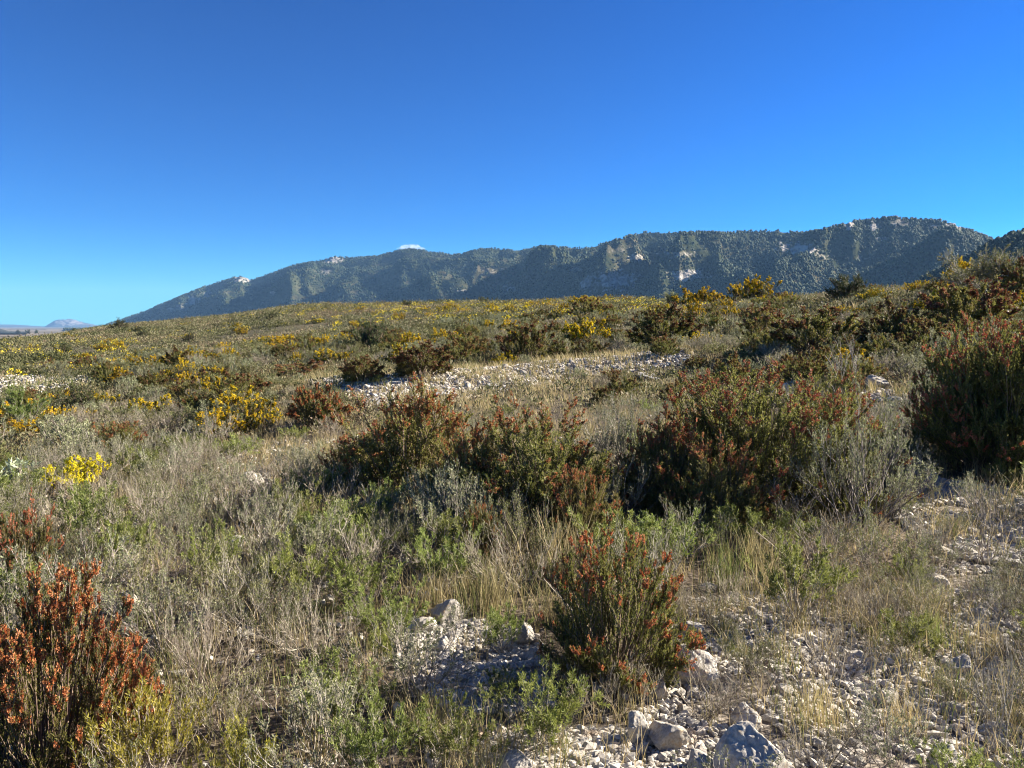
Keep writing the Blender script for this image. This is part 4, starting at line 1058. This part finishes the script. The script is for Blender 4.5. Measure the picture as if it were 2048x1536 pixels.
# dry scrub and tufts standing on the gravel
_P = np.array(GRAVEL_A); _n = 0
for _ in range(900):
    x, y = rng.uniform(_P.min(0), _P.max(0))
    if _n >= 110 or not inpoly(np.array([x]), np.array([y]), GRAVEL_A)[0] or noise2(x * 1.1, y * 1.1, 61) < .42: continue
    px, py, _ = project(x, y, float(ground_z(x, y)))
    if any((x - a) ** 2 + (y - b) ** 2 < (rad + .10) ** 2 for a, b, rad in HAND) or (px < 1470 and py > 1430): continue
    k = (int(x // 1.5), int(y // 1.5))
    if any((x - a) ** 2 + (y - b) ** 2 < .05 for i in (-1, 0, 1) for j in (-1, 0, 1) for a, b in cell.get((k[0] + i, k[1] + j), ())): continue
    cell.setdefault(k, []).append((x, y)); _n += 1
    scatter(pick({'twig': 3, 'ts': 1.6, 'tg': 1.6, 'olive': 2.2, 'grey': 1.6, 'ros': 1.2}), x, y, .46 + .06 * min(y - 3, 4), True)
# middle ground, 13 to 48 m
N_ = 26000
rr = np.sqrt(rng.uniform(13.5 ** 2, 50 ** 2, N_)); ph = rng.uniform(-.64, .64, N_)
n_mid = 0
for r_, p_ in zip(rr, ph):
    x, y = r_ * math.sin(p_), r_ * math.cos(p_)
    st = bool(stony(np.array([x]), np.array([y]))[0])
    if st and rng.uniform() < .9: continue
    px, py, _ = project(x, y, float(ground_z(x, y)))
    if px < -60 or px > 2110: continue
    if not clear_of(x, y, .72 if r_ < 24 else .95 if r_ < 36 else 1.2): continue
    cl = noise2(x * .22, y * .22, 91)
    if px > 1050: kind = pick({'heath': 2.4 * (cl > .45) + .6, 'heatho': 1.6, 'grey': 3.8, 'twig': 1.8, 'olive': 1.6, 'gorse': .4 + 2.4 * (py < 645), 'jun': .12})
    else: kind = pick({'heath': .9 * (cl > .55) + .1, 'heatho': .4, 'grey': 3.0, 'twig': 2.0, 'olive': 3.2, 'gorse': .8 + 1.0 * (cl > .58), 'jun': .14})
    low = .62 if (500 < px < 1450 and 735 < py < 900) else 1.0
    scatter(kind, x, y, low * (.7 if px > 1050 else .75 if r_ < 22 else .85) * (.5 if kind == 'jun' else 1) * (.6 if st else 1), False); n_mid += 1
# far slope, 48 to 170 m: the flowering gorse and dark junipers one can tell apart
N_ = 9000
rr = rng.uniform(48, 165, N_); ph = rng.uniform(-.62, .30, N_)
COUNT['juniper_bush'] = COUNT.get('juniper_bush', 0)
for r_, p_ in zip(rr, ph):
    x, y = r_ * math.sin(p_), r_ * math.cos(p_)
    px, py, _ = project(x, y, float(ground_z(x, y)))
    if px < -30 or px > 1700: continue
    ridge = np.clip((px - 420) / 300, 0, 1) * np.clip((665 - py) / 40, 0, 1)
    pr_ = .07 + 1.0 * ridge * (noise2(x * .07, y * .07, 44) > .3) + .30 * (noise2(x * .11, y * .11, 45) > .55)
    if rng.uniform() > pr_: 
        if rng.uniform() < .012 and clear_of(x, y, 3.0): scatter('jun', x, y, .75, False)
        continue
    if not clear_of(x, y, 1.35): continue
    scatter('gorse', x, y, .78, False)

# low cover too dense to count
def undergrowth():
    r = RNG(66); g = Geo()
    n = 17000
    rad = np.sqrt(r.uniform(32 ** 2, 190 ** 2, n)); ph = r.uniform(-.66, .66, n)
    rad2 = np.sqrt(r.uniform(13 ** 2, 60 ** 2, 5200)); ph2 = r.uniform(-.66, .66, 5200)
    rad = np.concatenate([rad, rad2]); ph = np.concatenate([ph, ph2])
    x, y = rad * np.sin(ph), rad * np.cos(ph)
    gap = (noise2(x * .16, y * .16, 71) < .30) & (rad < 120) & (r.uniform(0, 1, len(x)) < .75)
    bare = gap | stony(x, y) & (r.uniform(0, 1, len(x)) < .93)
    x, y, rad = x[~bare], y[~bare], rad[~bare]; n = len(x); z = ground_z(x, y)
    big = np.clip(.20 + rad * .0045, .22, .62)
    tone = np.clip(.45 * noise2(x * .1, y * .1, 8) + .45 * noise2(x * .31, y * .31, 9) + .55 * r.uniform(0, 1, n) - .18, 0, 1)
    per = np.where(rad < 60, 80, 46)
    i = np.repeat(np.arange(n), per); m_ = len(i)
    d = norm(r.normal(size=(m_, 3))); d[:, 2] = np.abs(d[:, 2])
    sh = r.uniform(.35, 1.0, m_) ** .5
    hh = (big * r.uniform(.6, 1.15, n))[i]; ww = (big * r.uniform(1.0, 2.1, n))[i]
    lump = .75 + .5 * noise3(d * 2.2 + i[:, None] * 1.37, 3)
    P = np.stack([x[i] + d[:, 0] * ww * sh * lump, y[i] + d[:, 1] * ww * sh * lump, z[i] + d[:, 2] * hh * sh * lump * 1.15], -1)
    L = np.clip(.05 + rad * .0016, .06, .22)[i] * r.uniform(.7, 1.3, m_)
    dd = norm(d * .8 + np.array([0, 0, .25]) + r.normal(size=(m_, 3)) * .6)
    leaves(g, P, dd, L, L * .38, np.clip(tone[i] + r.normal(size=m_) * .14, 0, 1), r)
    return g
M['cover'] = leaf_mat("mixed scrub leaves", [(.035, .042, .014), (.08, .086, .03), (.14, .138, .058), (.21, .185, .105), (.18, .125, .075)], .28, .7, 0)
stuff("scrub_cover", undergrowth().mesh("scrub_cover", [M['cover']]), "low mixed scrub covering the hillside between the bushes", "scrub")

def far_gorse():
    r = RNG(67); sp, fl = Geo(), Geo(); n = 5200
    rad = r.uniform(40, 165, n); ph = r.uniform(-.64, .30, n); x, y = rad * np.sin(ph), rad * np.cos(ph)
    px, py, _ = project(x, y, ground_z(x, y))
    ridge = np.clip((px - 420) / 300, 0, 1) * np.clip((668 - py) / 40, 0, 1)
    k = r.uniform(0, 1, n) < (.05 + .28 * (noise2(x * .1, y * .1, 46) > .55) + .38 * ridge)
    x, y, rad = x[k], y[k], rad[k]; n = len(x); z = ground_z(x, y); s = r.uniform(.3, .62, n)
    for g, per, top, L, W in ((sp, 46, 0, .11, .045), (fl, 26, 1, .085, .06)):
        i = np.repeat(np.arange(n), per); m_ = len(i); d = norm(r.normal(size=(m_, 3))); d[:, 2] = np.abs(d[:, 2])
        if top: d = norm(d + np.array([0, 0, .5]) + .7 * norm(r.normal(size=(n, 3)))[i] * np.array([1, 1, 0]))
        P = np.stack([x[i], y[i], z[i]], -1) + d * (s[i] * r.uniform(.7, 1.0, m_) * (1.05 if top else .95))[:, None] * np.array([1, 1, .95])
        leaves(g, P, norm(d + r.normal(size=(m_, 3)) * .6), L, W, r.uniform(0, 1, m_), r)
    g = Geo(); g.merge(sp, 0); g.merge(fl, 1); return g
stuff("gorse_cover", far_gorse().mesh("gorse_cover", [M['gorse_leaf'], M['gorse_flower']]), "countless small yellow gorse specks over the far slope", "gorse")

def open_ground(x, y):
    """no grass on the boulders nor right before them"""
    k = np.ones(len(x), bool)
    for a, b, w in ROCKS:
        if b < 12: k &= ~((np.abs(x - a) < w * 1.15) & (y < b + w) & (y > b - w - .22))
    return k
def grass():
    r = RNG(88); dry, grn = Geo(), Geo()
    def zone(r0, r1, nt_, nb, Lm, W, K, straw, phw=.70, keep_st=.6):
        rad = np.sqrt(r.uniform(r0 ** 2, r1 ** 2, nt_)); ph = r.uniform(-phw, phw, nt_)
        x, y = rad * np.sin(ph), rad * np.cos(ph)
        st = stony(x, y); k = ~st | (r.uniform(0, 1, nt_) < keep_st); x, y = x[k], y[k]
        k = open_ground(x, y); x, y = x[k], y[k]
        patch = noise2(x * .45, y * .45, 17) * .6 + r.uniform(0, 1, len(x)) * .5
        i = np.repeat(np.arange(len(x)), nb); m_ = len(i)
        sp = .045 if r1 < 20 else .1
        xy = np.stack([x[i], y[i]], -1) + r.normal(size=(m_, 2)) * sp
        L = Lm * np.where((np.hypot(x, y) > 11) & (np.hypot(x, y) < 24), .7, 1.0)[i] * r.uniform(.45, 1.2, m_) * (.7 + .6 * noise2(x * .8, y * .8, 19))[i]
        isd = (patch > (1 - straw) * 1.1)[i]
        for gg, kk in ((dry, isd), (grn, ~isd)):
            q = xy[kk]; blades(gg, r, q, ground_z(q[:, 0], q[:, 1]), L[kk], W, .6, K)
    zone(1.9, 7, 1500, 16, .20, .0030, 4, .72)
    zone(7, 14, 2800, 14, .26, .0050, 3, .75)
    zone(14, 30, 6000, 14, .30, .012, 3, .72)
    zone(30, 55, 4000, 10, .34, .026, 3, .6, .66)
    def sparse(poly, n, nb, Lm, W):
        P = np.array(poly); lo, hi = P.min(0), P.max(0); c = r.uniform(lo, hi, (n * 3, 2)); c = c[inpoly(c[:, 0], c[:, 1], poly)]
        c = c[noise2(c[:, 0] * 1.6, c[:, 1] * 1.6, 23) > .36][:n]
        c = c[open_ground(c[:, 0], c[:, 1])]
        i = np.repeat(np.arange(len(c)), nb); xy = c[i] + r.normal(size=(len(i), 2)) * .03
        L = Lm * r.uniform(.4, 1.2, len(i)); k = r.uniform(0, 1, len(i)) < .78
        blades(dry, r, xy[k], ground_z(xy[k, 0], xy[k, 1]), L[k], W, .75, 4); k = ~k
        blades(grn, r, xy[k], ground_z(xy[k, 0], xy[k, 1]), L[k], W, .75, 4)
    sparse(GRAVEL_A, 380, 12, .17, .0028); sparse(GRAVEL_D, 90, 14, .18, .003); sparse(GRAVEL_B, 60, 10, .26, .004)
    sparse(BAND, 260, 14, .26, .012); sparse(STRIP_R, 120, 12, .28, .008)
    return dry, grn
dry_g, grn_g = grass()
stuff("dry_grass", dry_g.mesh("dry_grass", [M['straw']]), "dry straw-coloured grass growing all over the slope", "grass")
stuff("green_grass", grn_g.mesh("green_grass", [M['green_grass']]), "thin green grass growing between the shrubs", "grass")

# ================================================================== LABELS OF THE SCATTERED THINGS
ORD = ["", "second", "third", "fourth", "fifth", "sixth", "seventh", "eighth", "ninth", "tenth", "eleventh", "twelfth", "thirteenth", "fourteenth", "fifteenth", "sixteenth", "seventeenth", "eighteenth", "nineteenth", "twentieth"]
LX = np.array([[l[1], l[2]] for l in LAND])
bins = {}
for (o, noun, x, y, hgt, group) in AUTO:
    f = math.hypot(x, y); hpx = hgt * F / 2 / f
    if hpx < 9 and "stone" not in noun or hpx < 2.5:
        o['label'] = f"small {noun} among many alike on the far slope" if f > 30 and "stone" not in noun else f"small {noun} among many alike in the {'stone strip' if f > 10 else 'gravel'}"
        o['group'] = group + (" far up the slope" if f > 30 else ""); continue
    d = np.hypot(LX[:, 0] - x, LX[:, 1] - y) / (1 + .1 * np.hypot(LX[:, 0], LX[:, 1]))
    j = int(np.argmin(d)); lx, ly = LX[j]
    lat = (math.atan2(x, y) - math.atan2(lx, ly)) * f; dep = f - math.hypot(lx, ly)
    rel = ("right of" if lat > 0 else "left of") if abs(lat) > abs(dep) * .8 else ("behind" if dep > 0 else "in front of")
    bins.setdefault((noun, j, rel), []).append((math.hypot(x - lx, y - ly), o))
for (noun, j, rel), lst in bins.items():
    lst.sort(key=lambda q: q[0])
    for k, (_, o) in enumerate(lst):
        o['label'] = ("" if len(lst) == 1 else "nearest " if k == 0 else f"{ORD[k] if k < len(ORD) else str(k + 1) + 'th'} nearest ") + f"{noun} {rel} {LAND[j][0]}"

# ================================================================== AIR
bm = bmesh.new(); bmesh.ops.create_cube(bm, size=1.0)
me = bpy.data.meshes.new("haze"); bm.to_mesh(me); bm.free()
hz = bpy.data.objects.new("haze", me); COL.objects.link(hz)
hz.scale = (50000, 50000, 1200); hz.location = (0, 0, 1200 / 2 - 75)
hz['kind'] = 'stuff'; hz['label'] = "thin blue air haze between the slope and the mountains"; hz['category'] = "haze"
m, nt, out = _new("thin air")
pv = nt.nodes.new("ShaderNodeVolumePrincipled"); pv.inputs['Color'].default_value = (.30, .58, 1.0, 1); pv.inputs['Density'].default_value = 3.1e-5; pv.inputs['Anisotropy'].default_value = 0.0
nt.links.new(pv.outputs[0], out.inputs['Volume']); me.materials.append(m)

# little cloud peeping over the ridge, beyond the haze
def cloud():
    g = Geo(); P0, F0 = ico(3); r = RNG(3)
    return P0, F0
P0, F0 = ico(4)
cx, cy = 822.0, 497.0; D = 34000.0
Pc = P0 * np.array([520, 300, 170]) * (1 + .5 * (noise3(P0 * 1.8, 5) - .5) + .35 * (noise3(P0 * 4.5, 6) - .5))[:, None]
cg = Geo(); cg.add(Pc, F0)
m, nt, out = _new("cloud vapour"); N, Lk = nt.nodes, nt.links
tcn = N.new("ShaderNodeTexCoord"); nn = noise_node(nt, .006, 5, .6, tcn.outputs['Object'])
rpn = ramp_node(nt, nn.outputs[0], [(.42, (0, 0, 0)), (.62, (1, 1, 1))])
mu = N.new("ShaderNodeMath"); mu.operation = 'MULTIPLY'; mu.inputs[1].default_value = .0035; Lk.new(rpn.outputs[0], mu.inputs[0])
pv = N.new("ShaderNodeVolumePrincipled"); pv.inputs['Color'].default_value = (1, 1, 1, 1); Lk.new(mu.outputs[0], pv.inputs['Density'])
Lk.new(pv.outputs[0], out.inputs['Volume'])
dirc = ray_dir(cx, cy); dirc = dirc / dirc[1]
co = bpy.data.objects.new("cloud", cg.mesh("cloud", [m])); COL.objects.link(co)
co.location = tuple(np.array([0, 0, CAMZ]) + dirc * D); co['kind'] = 'structure'
